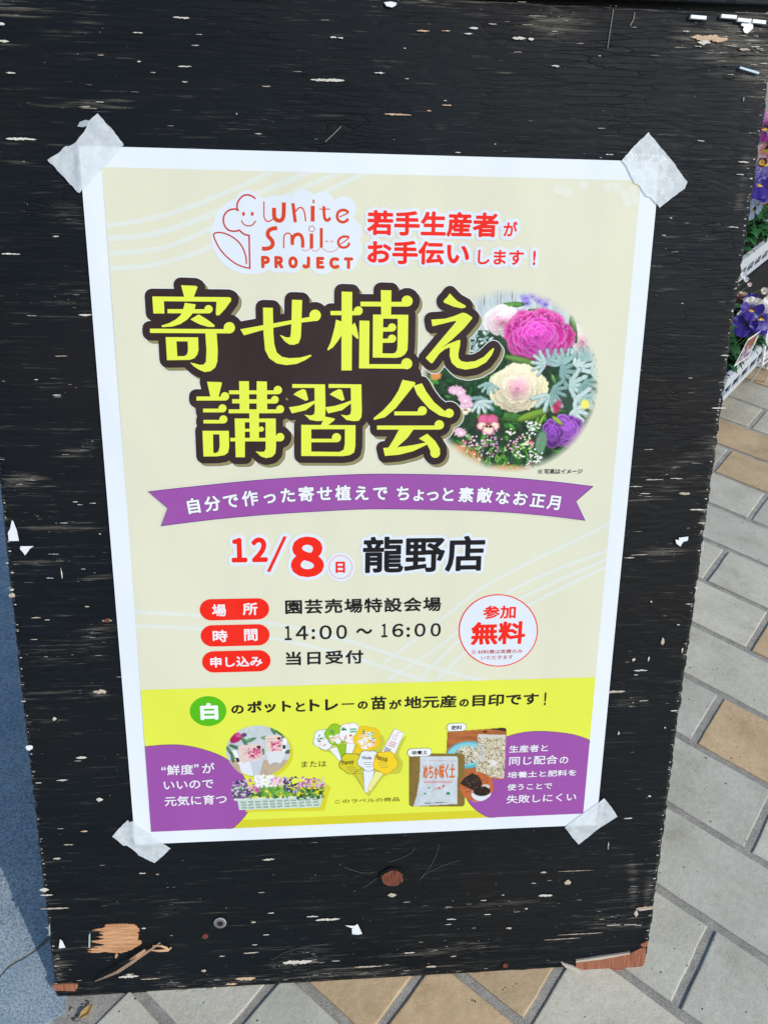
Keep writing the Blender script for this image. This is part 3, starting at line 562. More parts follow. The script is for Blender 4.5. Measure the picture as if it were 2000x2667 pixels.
FONT = bpy.data.curves.new('lettering_source', 'FONT'); FONT.resolution_u = 3; FO = bpy.data.objects.new('lettering_source', FONT); COL.objects.link(FO)
_cache = {}
def glyphs(txt, space=1.0):
    key = (txt, space)
    if key not in _cache:
        FONT.body = txt; FONT.space_character = space; FONT.size = 1.0; bpy.context.view_layer.update()
        dg = bpy.context.evaluated_depsgraph_get(); m = bpy.data.meshes.new_from_object(FO.evaluated_get(dg))
        vs = np.array([v.co[:2] for v in m.vertices]).reshape(-1, 2); fs = [tuple(p.vertices) for p in m.polygons]
        # merge doubles so that the outline is the set of edges with one face
        key_ = {}; remap = []; uniq = []
        for p in np.round(vs, 5):
            k = (p[0], p[1])
            if k not in key_: key_[k] = len(uniq); uniq.append(p)
            remap.append(key_[k])
        fs = [tuple(remap[i] for i in f) for f in fs]; fs = [f for f in fs if len(set(f)) == len(f)]
        cnt = {}
        for f in fs:
            for a, b in zip(f, f[1:] + f[:1]): cnt[(min(a, b), max(a, b))] = cnt.get((min(a, b), max(a, b)), 0) + 1
        ed = [e for e, c in cnt.items() if c == 1]
        _cache[key] = (np.array(uniq), fs, ed); bpy.data.meshes.remove(m)
    return _cache[key]
def put(mb, vs, fs, ed, layer, col, bold, nf=7):
    z = 0.0004 + layer * DZ
    mb.add([(p[0], p[1], z + DZ * .2) for p in vs], fs if bold >= 0 else fs, col)
    if bold > 0:
        deg = {}
        for a, b in ed: deg.setdefault(a, []).append(b); deg.setdefault(b, []).append(a)
        need = []
        for i, nb in deg.items():
            if len(nb) != 2 or bold > .0012: need.append(vs[i]); continue
            d1 = vs[i] - vs[nb[0]]; d2 = vs[nb[1]] - vs[i]; c = (d1 @ d2) / (np.linalg.norm(d1) * np.linalg.norm(d2) + 1e-12)
            if c < .94: need.append(vs[i])
        roof(mb, [(vs[a], vs[b]) for a, b in ed], need, bold, layer, col, nf)
def text(mb, txt, vw, bl, tr, layer, col, bold=0.0, space=1.0, halo=None, haloc=None, rot=0.0, skew=None):
    """lettering fitted between its bottom left and top right corners; bold is in metres on the paper"""
    p0 = np.array(vw(*bl)); p1 = np.array(vw(*tr)); vs, fs, ed = glyphs(txt, space)
    lo = vs.min(0); hi = vs.max(0); lo2 = p0 + bold; hi2 = p1 - bold
    q = lo2 + (vs - lo) / (hi - lo) * (hi2 - lo2)
    if rot: c = (p0 + p1) / 2; ca, sa = math.cos(R(rot)), math.sin(R(rot)); d = q - c; q = c + np.stack([d[:, 0] * ca - d[:, 1] * sa, d[:, 0] * sa + d[:, 1] * ca], 1)
    if halo: put(mb, q, fs, ed, layer - 1, haloc, halo, 12)
    put(mb, q, fs, ed, layer, col, bold)
def kome(mb, vw, cx, cy, s, layer, col, wd):
    for a, b in (((-s, -s), (s, s)), ((-s, s), (s, -s))): line(mb, [vw(cx + a[0], cy + a[1]), vw(cx + b[0], cy + b[1])], wd, layer, col, nf=6)
    for dx, dy in ((0, -.8 * s), (0, .8 * s), (-.8 * s, 0), (.8 * s, 0)): flat(mb, circ(vw, cx + dx, cy + dy, s * .2, n=8), layer + .4, col)
def char_at(mb, ch, c, size, rot, layer, col, bold, dark=None):
    vs, fs, ed = glyphs(ch); ref = glyphs('国')[0]; rc = (ref.min(0) + ref.max(0)) / 2; rs = (ref.max(0) - ref.min(0)).max()
    q = (vs - rc) / rs * size; ca, sa = math.cos(rot), math.sin(rot); q = np.array(c) + np.stack([q[:, 0] * ca - q[:, 1] * sa, q[:, 0] * sa + q[:, 1] * ca], 1)
    if dark: put(mb, q, fs, ed, layer - 1, dark, bold + .0004)
    put(mb, q, fs, ed, layer, col, bold)

CREAM = ink(231, 229, 202); WHITE = ink(230, 237, 243); PALE = ink(230, 234, 222); YEL = ink(233, 240, 78); YEL2 = ink(220, 212, 48); PUR = ink(160, 84, 168); RED = ink(250, 36, 8); BLACK = ink(22, 18, 22)
BROWN = ink(54, 36, 34); OLIVE = ink(150, 142, 98); LOGO = ink(226, 68, 26); LOGOP = ink(206, 60, 56); GREEN = ink(88, 192, 14); TITLE = ink(236, 246, 78)
# sheet, slightly uneven, with a few millimetres of curl at the lower edge
sh = MB(); n1, n2 = 30, 42
for j in range(n2 + 1):
    for i in range(n1 + 1):
        u = PW * i / n1; v = -PH * j / n2; e = max(0, (abs(u - PW / 2) / (PW / 2)) ** 8); 
        out_ = 0.0
        if u < .0285 or u > PW - .0285 or v > -.0155 or v < -PH + .022: out_ = 0.00018 * math.sin(u * 41 + v * 17)
        sh.v.append((u, v, min(0.0003, 0.00018 + out_)))
sh.f = [(j * (n1 + 1) + i, (j + 1) * (n1 + 1) + i, (j + 1) * (n1 + 1) + i + 1, j * (n1 + 1) + i + 1) for j in range(n2) for i in range(n1)]; sh.c = [(1,) * 4] * len(sh.f)
o = sh.build('paper_sheet', PAPER, poster, MBRD(), False); md = o.modifiers.new('t', 'SOLIDIFY'); md.thickness = 0.0002; md.offset = -1
IX0, IX1, IY0, IY1 = 0.01485, 0.4063, -0.0135, -0.5600
m = MB(); flat(m, [(IX0, IY1), (IX1, IY1), (IX1, IY0), (IX0, IY0)], 0, CREAM)
def ribbon(mb, pts, wd, layer, col, clip=True):
    pts = smooth(pts, 6); 
    def cl(p): return (min(max(p[0], IX0 + 1e-4), IX1 - 1e-4), min(max(p[1], IY1), IY0 - 1e-4))
    for a, b in zip(pts[:-1], pts[1:]):
        d = np.array(b) - np.array(a); L = np.linalg.norm(d); nn = np.array([-d[1], d[0]]) / L * wd / 2; q = [np.array(a) - nn, np.array(b) - nn, np.array(b) + nn, np.array(a) + nn]
        if max(p[0] for p in q) < IX0 or min(p[0] for p in q) > IX1 or min(p[1] for p in q) > IY0: continue
        q = [cl(p) for p in q]; mb.add([(p[0], p[1], 0.0004 + layer * DZ) for p in q], [(0, 1, 2, 3)], col)
for k, pts in enumerate(([(440, 975), (620, 950), (800, 900), (1000, 820), (1180, 740)], [(440, 1030), (660, 1010), (900, 930), (1150, 820), (1350, 735)], [(450, 1095), (700, 1070), (950, 970), (1200, 860), (1480, 735)], [(450, 1160), (650, 1145), (850, 1090), (1100, 970), (1400, 830), (1600, 735)])):
    ribbon(m, [C1(*p) for p in pts], .0036 if k != 1 else .0042, 1.0 + k * .12, PALE)
for k, pts in enumerate(([(1010, 750), (850, 830), (600, 950), (420, 1050), (200, 1220), (0, 1370)], [(1010, 870), (700, 985), (450, 1120), (250, 1290), (20, 1440)], [(1010, 905), (760, 1010), (520, 1130), (330, 1270), (150, 1440)], [(1010, 935), (800, 1030), (560, 1160), (380, 1300), (230, 1440)])):
    ribbon(m, [C4(*p) for p in pts], .0032, 1.0 + k * .12, PALE)
for k, pts in enumerate(([(560, 1150), (850, 1165), (1150, 1195), (1500, 1275), (1900, 1400), (2100, 1450)], [(560, 1210), (850, 1222), (1150, 1258), (1500, 1340), (1750, 1420), (1900, 1470)])):
    ribbon(m, [C3(*p) for p in pts], .0036, 1.55 + k * .12, PALE)
for cx, cy, a in ((775, 805, 15), (845, 778, 10), (985, 790, 5), (1060, 850, -20)):     # faint petals at the upper right
    for q in range(4):
        t = R(a + q * 90 + 45); px_, py_ = cx + 26 * math.cos(t), cy + 26 * math.sin(t)
        if C2(px_, py_ - 20)[1] > IY0 - .001: continue
        flat(m, circ(C2, px_, py_, 22, n=10), 1.2 + q * .05, ink(234, 234, 218))
ppart(m, 'cream_background')

# yellow band with the darker strip and purple shapes
m = MB(); yv = C5(608, 50)[1]; yv = (yv + C4(912, 1432)[1]) / 2
flat(m, [(IX0, IY1 + .00001), (IX1, IY1 + .00001), (IX1, yv), (IX0, yv)], 2.2, YEL)
J = V(380, 1870, 3.318); Kk = V(1040, 1860, 3.318)
dv = (J(880, 878)[1] + Kk(640, 832)[1]) / 2; flat(m, [(IX0 + .04, IY1 + .00002), (IX1 - .04, IY1 + .00002), (IX1 - .04, dv), (IX0 + .04, dv)], 2.6, YEL2)
ppart(m, 'yellow_band')
def clipb(pts): return [(min(max(p[0], IX0), IX1), min(max(p[1], IY1), IY0)) for p in pts]
m = MB(); lp = smooth([J(*p) for p in [(-60, 250), (0, 245), (150, 232), (300, 232), (450, 258), (600, 305), (700, 355), (790, 430), (860, 530), (895, 640), (900, 730), (880, 810), (830, 880), (757, 950), (700, 1000)]], 4)
flat(m, clipb([p for p in lp] + [(IX0, IY1)]), 3.2, PUR); line(m, clipb(lp), .00022, 3.6, ink(92, 56, 96)); ppart(m, 'purple_shape')
m = MB(); lp = smooth([Kk(*p) for p in [(830, 930), (775, 896), (690, 850), (620, 790), (575, 720), (550, 640), (560, 520), (620, 380), (740, 265), (920, 195), (1080, 155), (1250, 147), (1450, 166), (1560, 192), (1700, 245)]], 4)
flat(m, clipb([p for p in lp] + [(IX1, IY1)]), 3.2, PUR); line(m, clipb(lp), .00022, 3.6, ink(92, 56, 96)); ppart(m, 'purple_shape')

# logo
LG = V(520, 460, 3.607); m = MB()
for k, (x, y, r_) in enumerate([(478, 545, 372), (445, 235, 112), (300, 420, 140), (700, 305, 132), (830, 300, 130), (970, 242, 120), (1150, 252, 114), (1350, 302, 120), (1395, 515, 130), (1400, 680, 128), (1380, 780, 102), (1150, 800, 118), (860, 788, 116), (735, 770, 132), (1000, 520, 300), (1250, 530, 240)]):
    flat(m, circ(LG, x, y, r_, n=44), 1.9 + k * .06, WHITE)
def lg(pts, wd, col=LOGO, lay=4, sm=3): line(m, smooth([LG(*p) for p in pts], sm) if sm > 1 else [LG(*p) for p in pts], wd / 3.607 / 3.607 / 1000 / 2 * 1.0, lay, col)
lw_ = lambda px: px / 3.607 / 3.6 / 1000 / 2      # crop pixels -> half width in metres
def lg(pts, wd, col=LOGO, lay=4, sm=3, nf=9): line(m, smooth([LG(*p) for p in pts], sm) if sm > 1 else [LG(*p) for p in pts], lw_(wd), lay, col, nf=nf)
lg([(522, 202), (500, 185), (470, 172), (440, 168), (405, 180), (375, 210), (355, 250), (352, 290), (362, 315)], 15, LOGOP)
lg([(362, 315), (335, 302), (300, 305), (265, 320), (238, 350), (225, 385), (225, 425), (240, 465), (265, 495), (300, 508), (340, 510), (375, 500)], 15, LOGOP)
lg([(375, 500), (400, 525), (430, 543), (465, 550)], 15, LOGOP)
lg([(465, 550), (472, 858)], 15, LOGOP, sm=1)
lg([(472, 858), (420, 848), (340, 815), (260, 755), (190, 675), (150, 600), (133, 550), (142, 530), (180, 522), (240, 532), (310, 565), (370, 615), (410, 675), (435, 750), (440, 815)], 13, LOGOP, 4.2)
lg([(395, 412), (410, 440), (440, 457), (468, 460), (500, 448), (525, 415)], 11, LOGOP)
flat(m, circ(LG, 413, 347, 13, 20, 16), 4.3, LOGO); flat(m, circ(LG, 495, 347, 13, 20, 16), 4.3, LOGO)
ppart(m, 'logo_emblem')
m = MB()
lg([(605, 235), (605, 330), (608, 385), (630, 415), (660, 415), (690, 395)], 11)
def thick(pts, wd, lay=4.4, col=LOGO):           # square ended thick stroke
    pts = [np.array(p) for p in smooth([LG(*p) for p in pts], 5)]; r = lw_(wd); L = []; Rr = []
    for i, p in enumerate(pts):
        d = pts[min(i + 1, len(pts) - 1)] - pts[max(i - 1, 0)]; d /= np.linalg.norm(d); nn = np.array([-d[1], d[0]]) * r; L.append(p + nn); Rr.append(p - nn)
    for i in range(len(pts) - 1): m.add([(*q, .0004 + lay * DZ) for q in (Rr[i], Rr[i + 1], L[i + 1], L[i])], [(0, 1, 2, 3)], col)
thick([(700, 290), (700, 345), (708, 390), (745, 412), (778, 395), (790, 345), (791, 240)], 37)
thick([(876, 247), (899, 426)], 30, 4.5); lg([(906, 320), (930, 292), (962, 292), (984, 330), (996, 412)], 13)
thick([(1069, 213), (1071, 248)], 15); thick([(1062, 272), (1062, 419)], 37)
thick([(1167, 276), (1170, 360), (1180, 398), (1205, 408), (1228, 385)], 27); lg([(1128, 302), (1222, 303)], 9, lay=4.8)
thick([(1396, 338), (1375, 316), (1340, 312), (1305, 328), (1291, 368), (1302, 405), (1338, 425), (1375, 416), (1395, 392)], 25); thick([(1312, 378), (1398, 338)], 11, 4.7)
thick([(729, 482), (685, 486), (648, 508), (642, 552), (676, 592), (688, 630), (668, 662), (628, 674), (587, 674)], 36)
lg([(791, 665), (791, 565), (810, 535), (835, 528), (858, 545), (868, 570)], 12); thick([(872, 640), (873, 590), (890, 552), (925, 538), (955, 555), (968, 600), (968, 665)], 31); thick([(868, 545), (872, 640)], 31, 4.6)
thick([(1051, 532), (1051, 672)], 33); line(m, smooth([LG(1053 + 27 * (1 + .12 * math.cos(5 * R(a))) * math.cos(R(a)), 488 - 27 * (1 + .12 * math.cos(5 * R(a))) * math.sin(R(a))) for a in range(0, 360, 24)], 2, True), lw_(6), 4, LOGOP, True)
thick([(1143, 480), (1143, 665)], 28); lg([(1180, 610), (1194, 601), (1208, 612)], 6); lg([(1227, 610), (1240, 601), (1252, 612)], 6)
thick([(1405, 568), (1375, 560), (1335, 566), (1305, 595), (1304, 632), (1330, 660), (1368, 662), (1398, 642), (1404, 618)], 22); lg([(1312, 640), (1400, 578)], 10, lay=4.9)
for q in ([(960, 676), (985, 695), (1010, 692), (1038, 672)], [(1045, 676), (1075, 697), (1105, 692), (1135, 665)], [(1150, 668), (1180, 692), (1230, 705), (1280, 688), (1310, 655)]): lg(q, 5)
for ch, x0, x1 in (('Ｐ', 580, 660), ('Ｒ', 704, 785), ('Ｏ', 834, 922), ('Ｊ', 965, 1038), ('Ｅ', 1096, 1172), ('Ｃ', 1217, 1315), ('Ｔ', 1355, 1442)): text(m, ch, LG, (x0, 857 + (x0 - 580) * .01), (x1, 742 + (x0 - 580) * .018), 4.2, LOGO, .0008)
ppart(m, 'logo_lettering')

# red two-line heading
H2 = V(920, 500, 3.190); m = MB(); hb = .00068
for t_, bl, tr, b_ in (('若手生産者', (113, 357), (1209, 170), hb), ('が', (1243, 367), (1365, 243), .00035), ('お手伝い', (115, 594), (967, 412), hb), ('します', (1030, 600), (1418, 483), .00035)):
    text(m, t_, H2, bl, tr, 5, RED, b_, halo=.0030, haloc=WHITE)
text(m, '!', H2, (1487, 607), (1517, 483), 5, RED, .0004, halo=.0030, haloc=WHITE)
ppart(m, 'heading_lettering')

# decorative title lettering, traced stroke by stroke
T1 = V(350, 700, 3.318); T2 = V(820, 700, 3.190); T3 = V(480, 960, 2.183)
TP = []; TB = []
def tp(vw, pts, *holes): TP.append(([vw(*p) for p in pts], [[vw(*p) for p in h] for h in holes]))
def ball(vw, x, y, r_): TB.append(([vw(x + r_ * math.cos(R(a)), y + r_ * math.sin(R(a))) for a in range(0, 360, 18)]))
def bar(vw, x0, y0, x1, y1, th, br=0, by=0):
    tp(vw, [(x0, y0), (x1, y1), (x1, y1 + th), (x0, y0 + th)])
    if br: ball(vw, x1, y1 + th - br + by, br)
tp(T1, [(405, 140), (530, 145), (548, 155), (515, 240), (432, 240)])
tp(T1, [(157, 237), (820, 243), (838, 252), (836, 275), (785, 345), (738, 396), (715, 403), (705, 390), (710, 282), (257, 278), (262, 384), (166, 384)])
bar(T1, 288, 346, 642, 347, 36, 36)
tp(T1, [(438, 292), (532, 305), (522, 345), (500, 390), (460, 435), (400, 475), (330, 497), (243, 502), (235, 488), (300, 468), (360, 435), (400, 400), (422, 350)])
tp(T1, [(557, 392), (605, 420), (650, 450), (695, 485), (693, 500), (640, 500), (570, 480), (520, 455), (485, 435)])
bar(T1, 137, 515, 822, 519, 37, 49)
tp(T1, [(272, 588), (552, 590), (556, 700), (545, 740), (520, 770), (480, 785), (284, 788)], [(365, 625), (373, 753), (435, 752), (458, 735), (465, 700), (462, 625)])
tp(T1, [(614, 548), (712, 552), (722, 700), (718, 800), (700, 850), (660, 882), (610, 890), (560, 870), (515, 840), (482, 808), (520, 815), (570, 828), (600, 825), (620, 800), (624, 700)])
tp(T1, [(916, 520), (1365, 440), (1545, 408), (1590, 445), (1380, 470), (1200, 508), (1100, 530), (948, 573)]); ball(T1, 1562, 400, 50)
tp(T1, [(1112, 333), (1197, 335), (1202, 560), (1210, 650), (1230, 720), (1275, 758), (1340, 770), (1430, 765), (1490, 750), (1525, 740), (1530, 750), (1480, 785), (1400, 820), (1310, 830), (1230, 815), (1165, 770), (1130, 700), (1117, 560)])
tp(T1, [(1362, 265), (1450, 268), (1442, 520), (1438, 590), (1420, 640), (1380, 655), (1340, 652), (1300, 625), (1258, 572), (1275, 573), (1310, 590), (1345, 590), (1352, 560), (1358, 450)])
tp(T2, [(222, 187), (310, 190), (306, 842), (220, 842)]); bar(T2, 130, 348, 360, 349, 35, 37)
tp(T2, [(175, 420), (225, 437), (225, 545), (190, 600), (150, 650), (108, 677), (103, 668), (130, 610), (150, 540), (165, 480)])
tp(T2, [(304, 472), (330, 445), (345, 480), (362, 560), (360, 580), (345, 575), (304, 535)])
tp(T2, [(547, 175), (635, 177), (632, 385), (550, 385)]); bar(T2, 378, 271, 765, 273, 39, 46)
tp(T2, [(482, 378), (775, 380), (772, 600), (768, 670), (750, 705), (715, 730), (670, 738), (480, 735)], [(567, 412), (560, 700), (640, 702), (665, 697), (680, 675), (685, 640), (687, 413)])
bar(T2, 555, 485, 640, 484, 35, 34); bar(T2, 555, 578, 640, 577, 35, 34)
tp(T2, [(370, 428), (453, 430), (450, 790), (760, 790), (760, 828), (366, 825)]); ball(T2, 762, 786, 46)
tp(T2, [(1120, 202), (1140, 225), (1180, 265), (1250, 303), (1250, 320), (1215, 326), (1150, 312), (1070, 278), (1068, 262), (1095, 235)])
tp(T2, [(965, 420), (1080, 412), (1150, 392), (1225, 362), (1255, 368), (1305, 400), (1302, 415), (1240, 490), (1140, 585), (1052, 655), (1100, 625), (1195, 588), (1207, 592), (1203, 640), (1190, 700), (1192, 740), (1215, 765), (1260, 773), (1330, 765), (1400, 730), (1450, 680), (1480, 655), (1488, 662), (1470, 710), (1420, 775), (1340, 820), (1250, 836), (1180, 820), (1135, 780), (1118, 720), (1120, 650), (1080, 665), (1035, 700), (975, 782), (960, 780), (918, 740), (1060, 570), (1170, 440), (1172, 430), (1130, 437), (1060, 455), (975, 475)])
tp(T3, [(130, 73), (210, 75), (215, 82), (195, 160), (150, 160)]); bar(T3, 70, 157, 232, 157, 23, 24); bar(T3, 108, 226, 218, 226, 21, 23); bar(T3, 110, 290, 223, 290, 20, 23)
tp(T3, [(104, 352), (254, 352), (256, 440), (250, 475), (230, 490), (190, 497), (110, 498)], [(164, 372), (166, 477), (180, 478), (195, 470), (202, 440), (200, 372)])
tp(T3, [(312, 70), (368, 70), (370, 240), (316, 240)]); tp(T3, [(412, 70), (470, 72), (472, 240), (412, 240)])
bar(T3, 255, 122, 532, 122, 22, 24); bar(T3, 273, 172, 515, 173, 24, 22); bar(T3, 253, 230, 545, 230, 22, 23)
tp(T3, [(370, 250), (425, 250), (425, 410), (374, 410)]); tp(T3, [(287, 282), (520, 282), (520, 303), (345, 303), (345, 502), (293, 502)])
tp(T3, [(462, 295), (520, 295), (522, 440), (518, 480), (500, 500), (465, 507), (435, 497), (405, 468), (430, 472), (455, 470), (463, 455)])
bar(T3, 340, 340, 438, 340, 17, 15); bar(T3, 262, 392, 545, 392, 20, 24)
for dx in (0, 206):
    tp(T3, [(614 + dx, 86), (800 + dx, 88), (803 + dx, 240), (800 + dx, 275), (785 + dx, 295), (755 + dx, 297), (715 + dx, 290), (683 + dx, 260), (720 + dx, 265), (738 + dx, 258), (742 + dx, 235), (740 + dx, 108), (614 + dx, 108)])
    tp(T3, [(672 + dx, 115), (690 + dx, 120), (705 + dx, 175), (690 + dx, 182), (620 + dx, 145), (640 + dx, 130)])
    tp(T3, [(740 + dx, 180), (742 + dx, 195), (690 + dx, 235), (612 + dx, 253), (595 + dx, 218), (650 + dx, 210), (700 + dx, 195)])
tp(T3, [(795, 270), (855, 282), (853, 292), (810, 325), (775, 322), (790, 290)])
tp(T3, [(665, 318), (973, 320), (972, 440), (965, 475), (940, 490), (900, 496), (665, 495)], [(722, 343), (722, 470), (880, 472), (905, 460), (912, 430), (913, 343)])
bar(T3, 715, 397, 865, 397, 20, 26)
tp(T3, [(1240, 62), (1310, 75), (1313, 85), (1280, 125), (1200, 225), (1140, 275), (1078, 290), (1075, 280), (1130, 235), (1180, 180), (1215, 125)])
tp(T3, [(1302, 96), (1350, 82), (1375, 130), (1420, 190), (1480, 240), (1505, 250), (1500, 277), (1450, 265), (1390, 225), (1350, 180), (1322, 145)]); ball(T3, 1505, 252, 26)
bar(T3, 1193, 242, 1352, 242, 22, 26); bar(T3, 1095, 322, 1448, 322, 23, 27)
tp(T3, [(1222, 340), (1305, 340), (1270, 390), (1208, 446), (1300, 433), (1372, 418), (1332, 396), (1380, 368), (1425, 410), (1452, 455), (1450, 482), (1402, 475), (1380, 430), (1300, 468), (1220, 488), (1140, 495), (1130, 450), (1160, 447), (1190, 400)]); ball(T3, 1425, 478, 28)
HR = .0056; sh_ = np.array([.0022, -.0024])
lt = MB(); ho = MB(); so_ = MB()
for k, (pts, holes) in enumerate(TP): flat(lt, pts, 9.0 + (k % 12) * .08, TITLE, holes)
for k, pts in enumerate(TB): flat(lt, pts, 10.1 + (k % 3) * .1, TITLE)
for k, pts in enumerate([p for p, h in TP] + TB):
    pl = [np.array(p) for p in pts]
    for (mb, off, r_, lay, col) in ((ho, np.zeros(2), HR, 7.4, BROWN), (so_, sh_, HR, 5.8, OLIVE), (so_, np.zeros(2), HR + .0006, 4.9, ink(240, 243, 240)), (so_, sh_, HR + .0006, 4.6, ink(240, 243, 240))):
        q = [p + off for p in pl]; outline(mb, q, r_, lay + (k % 7) * .02, col, 14); flat(mb, q, lay + .3, col)
def fillr(mb, x0, y0, x1, y1, lay, col, off=np.zeros(2)):
    a, b = np.array(T3(x0, y0)) + off, np.array(T3(x1, y1)) + off; flat(mb, [(a[0], b[1]), (b[0], b[1]), (b[0], a[1]), (a[0], a[1])], lay, col)
for k, (x0, y0, x1, y1) in enumerate(((92, -30, 1010, 110), (110, 150, 540, 480), (660, 105, 960, 480), (1180, 140, 1400, 470))): fillr(ho, x0, y0, x1, y1, 7.30 + k * .012, BROWN)
flat(ho, [T3(*p) for p in [(990, -60), (1300, -60), (1345, 20), (1352, 62), (1250, 130), (1110, 270), (990, 300)]], 7.36, BROWN)
fq = [T1(*p) for p in [(560, 500), (1130, 500), (1700, 420), (1700, 860), (640, 900)]]; flat(ho, fq, 7.25, BROWN)
fq = [T2(*p) for p in [(-80, 430), (760, 400), (770, 850), (760, 900), (-80, 900)]]; flat(ho, fq, 7.22, BROWN)
ppart(so_, 'title_shadow'); ppart(ho, 'title_outline'); ppart(lt, 'title_lettering')

# ribbon with curved lettering
R1 = V(370, 1200, 2.765); R2 = V(960, 1200, 2.765); m = MB()
top = smooth([R1(48, 220), R1(300, 191), R1(800, 140), R1(1200, 112), R1(1659, 93), R2(500, 98), R2(900, 112), R2(1300, 145), R2(1614, 182)], 4)
bot = smooth([R1(140, 467), R1(500, 422), R1(900, 385), R1(1300, 360), R1(1659, 345), R2(500, 350), R2(900, 363), R2(1250, 390), R2(1555, 427)], 4)
poly = top + [R2(1490, 290)] + bot[::-1] + [R1(187, 340)]
flat(m, poly, 11.6, PUR); outline(m, poly, .00028, 11.9, ink(84, 50, 88)); outline(m, poly, .0007, 11.1, ink(242, 243, 238)); ppart(m, 'ribbon_banner')
m = MB()
chars = [('自', R1, 372, 325), ('分', R1, 507, 308), ('で', R1, 640, 288), ('作', R1, 778, 270), ('っ', R1, 918, 258), ('た', R1, 1050, 248), ('寄', R1, 1182, 240), ('せ', R1, 1315, 235), ('植', R1, 1448, 232), ('え', R1, 1580, 232), ('で', R2, 82, 232), ('ち', R2, 248, 235), ('ょ', R2, 360, 238), ('っ', R2, 460, 240), ('と', R2, 568, 242), ('素', R2, 700, 245), ('敵', R2, 832, 248), ('な', R2, 962, 262), ('お', R2, 1088, 272), ('正', R2, 1215, 285), ('月', R2, 1338, 300)]
cp = [vw(x, y) for _, vw, x, y in chars]
for i, ((ch, vw, x, y), p) in enumerate(zip(chars, cp)):
    a, b = cp[max(i - 2, 0)], cp[min(i + 2, len(cp) - 1)]; char_at(m, ch, p, .01130, math.atan2(b[1] - a[1], b[0] - a[0]), 13.2, ink(244, 244, 248), .00042, ink(92, 70, 100))
ppart(m, 'ribbon_lettering')
m = MB(); kome(m, R2, 1234, 76, 15, 11, ink(70, 68, 62), .00016); text(m, '写真はイメージ', R2, (1262, 94), (1540, 55), 11, ink(70, 68, 62), .00006); ppart(m, 'photo_note_lettering')

# date line
D = V(570, 1370, 2.304); m = MB()
text(m, '１２', D, (78, 218), (290, 66), 5, RED, .0011, space=.66, halo=.0040, haloc=WHITE)
sl_ = [D(*p) for p in [(388, 60), (408, 62), (308, 275), (288, 272)]]; flat(m, sl_, 5.4, RED); outline(m, sl_, .0029, 4.1, WHITE, 14)
text(m, '８', D, (433, 308), (630, 60), 5, RED, .0021, halo=.0050, haloc=WHITE)
flat(m, circ(D, 730, 245, 88), 4.3, WHITE); line(m, circ(D, 730, 245, 69, n=48), .00019, 4.8, RED, True)
text(m, '日', D, (700, 281), (757, 212), 5, RED, .0005)
ppart(m, 'date_lettering')
m = MB(); text(m, '龍野店', D, (863, 282), (1600, 54), 5, BLACK, .00085, halo=.0034, haloc=WHITE); ppart(m, 'shop_lettering')

# time and place rows
E_ = V(500, 1530, 2.5136)
for (x0, y0, x1, y1, items) in ((128, 147, 430, 138, [('場', (133, 190), (222, 108)), ('所', (333, 181), (428, 98))]), (135, 318, 432, 308, [('時', (138, 358), (232, 277)), ('間', (343, 350), (428, 270))]), (145, 488, 438, 478, [('申し込み', (122, 524), (460, 446))])):
    m = MB(); a, b = E_(x0, y0), E_(x1, y1); yy = (a[1] + b[1]) / 2; r_ = abs(E_(x0, y0 - 70)[1] - E_(x0, y0 + 70)[1]) / 2
    pts = [(a[0] + r_ * math.cos(t), yy + r_ * math.sin(t)) for t in np.linspace(math.pi / 2, 3 * math.pi / 2, 18)] + [(b[0] + r_ * math.cos(t), yy + r_ * math.sin(t)) for t in np.linspace(-math.pi / 2, math.pi / 2, 18)]
    flat(m, pts, 4, RED)
    for t_, bl, tr in items: text(m, t_, E_, bl, tr, 5, ink(246, 244, 246), .00030)
    ppart(m, 'red_label')
m = MB(); F_ = V(1160, 1520, 5.925)
for t_, bl, tr, sp, b_ in (('園芸売場特設会場', (612, 176), (1632, 60), 1.1, .00036), *[(c, (x0, 345 - (x0 - 608) * .02), (x1, 250 - (x0 - 608) * .02), 1, .0003) for c, x0, x1 in (('１', 608, 652), ('４', 680, 760), ('０', 835, 915), ('０', 945, 1015))], ('～', (1075, 305), (1180, 265), 1, .0004), *[(c, (x0, 326 - (x0 - 1240) * .015), (x1, 236 - (x0 - 1240) * .015), 1, .0003) for c, x0, x1 in (('１', 1240, 1280), ('６', 1310, 1385), ('０', 1455, 1530), ('０', 1560, 1630))], ('当日受付', (615, 510), (1122, 407), 1.15, .00036)): text(m, t_, E_, bl, tr, 4.6, BLACK, b_, sp)
for x_, y_ in ((795, 282), (795, 328), (1415, 270), (1415, 314)): flat(m, circ(E_, x_, y_, 11, n=14), 4.6, BLACK)
ppart(m, 'details_lettering')
m = MB(); el = circ(F_, 813, 720, 602, 551, 64); flat(m, el, 3.6, ink(230, 236, 243)); line(m, el, .00048, 4.4, RED, True)
text(m, '参加', F_, (575, 546), (1090, 328), 5, RED, .00040); text(m, '無料', F_, (385, 948), (1242, 574), 5, RED, .00080)
kome(m, F_, 437, 1053, 34, 5, ink(190, 60, 70), .00016); text(m, '材料費は実費のみ', F_, (495, 1086), (1190, 1006), 5, ink(190, 60, 70), .00006); text(m, 'いただきます', F_, (545, 1172), (1040, 1100), 5, ink(190, 60, 70), .00005)
ppart(m, 'free_entry_badge')

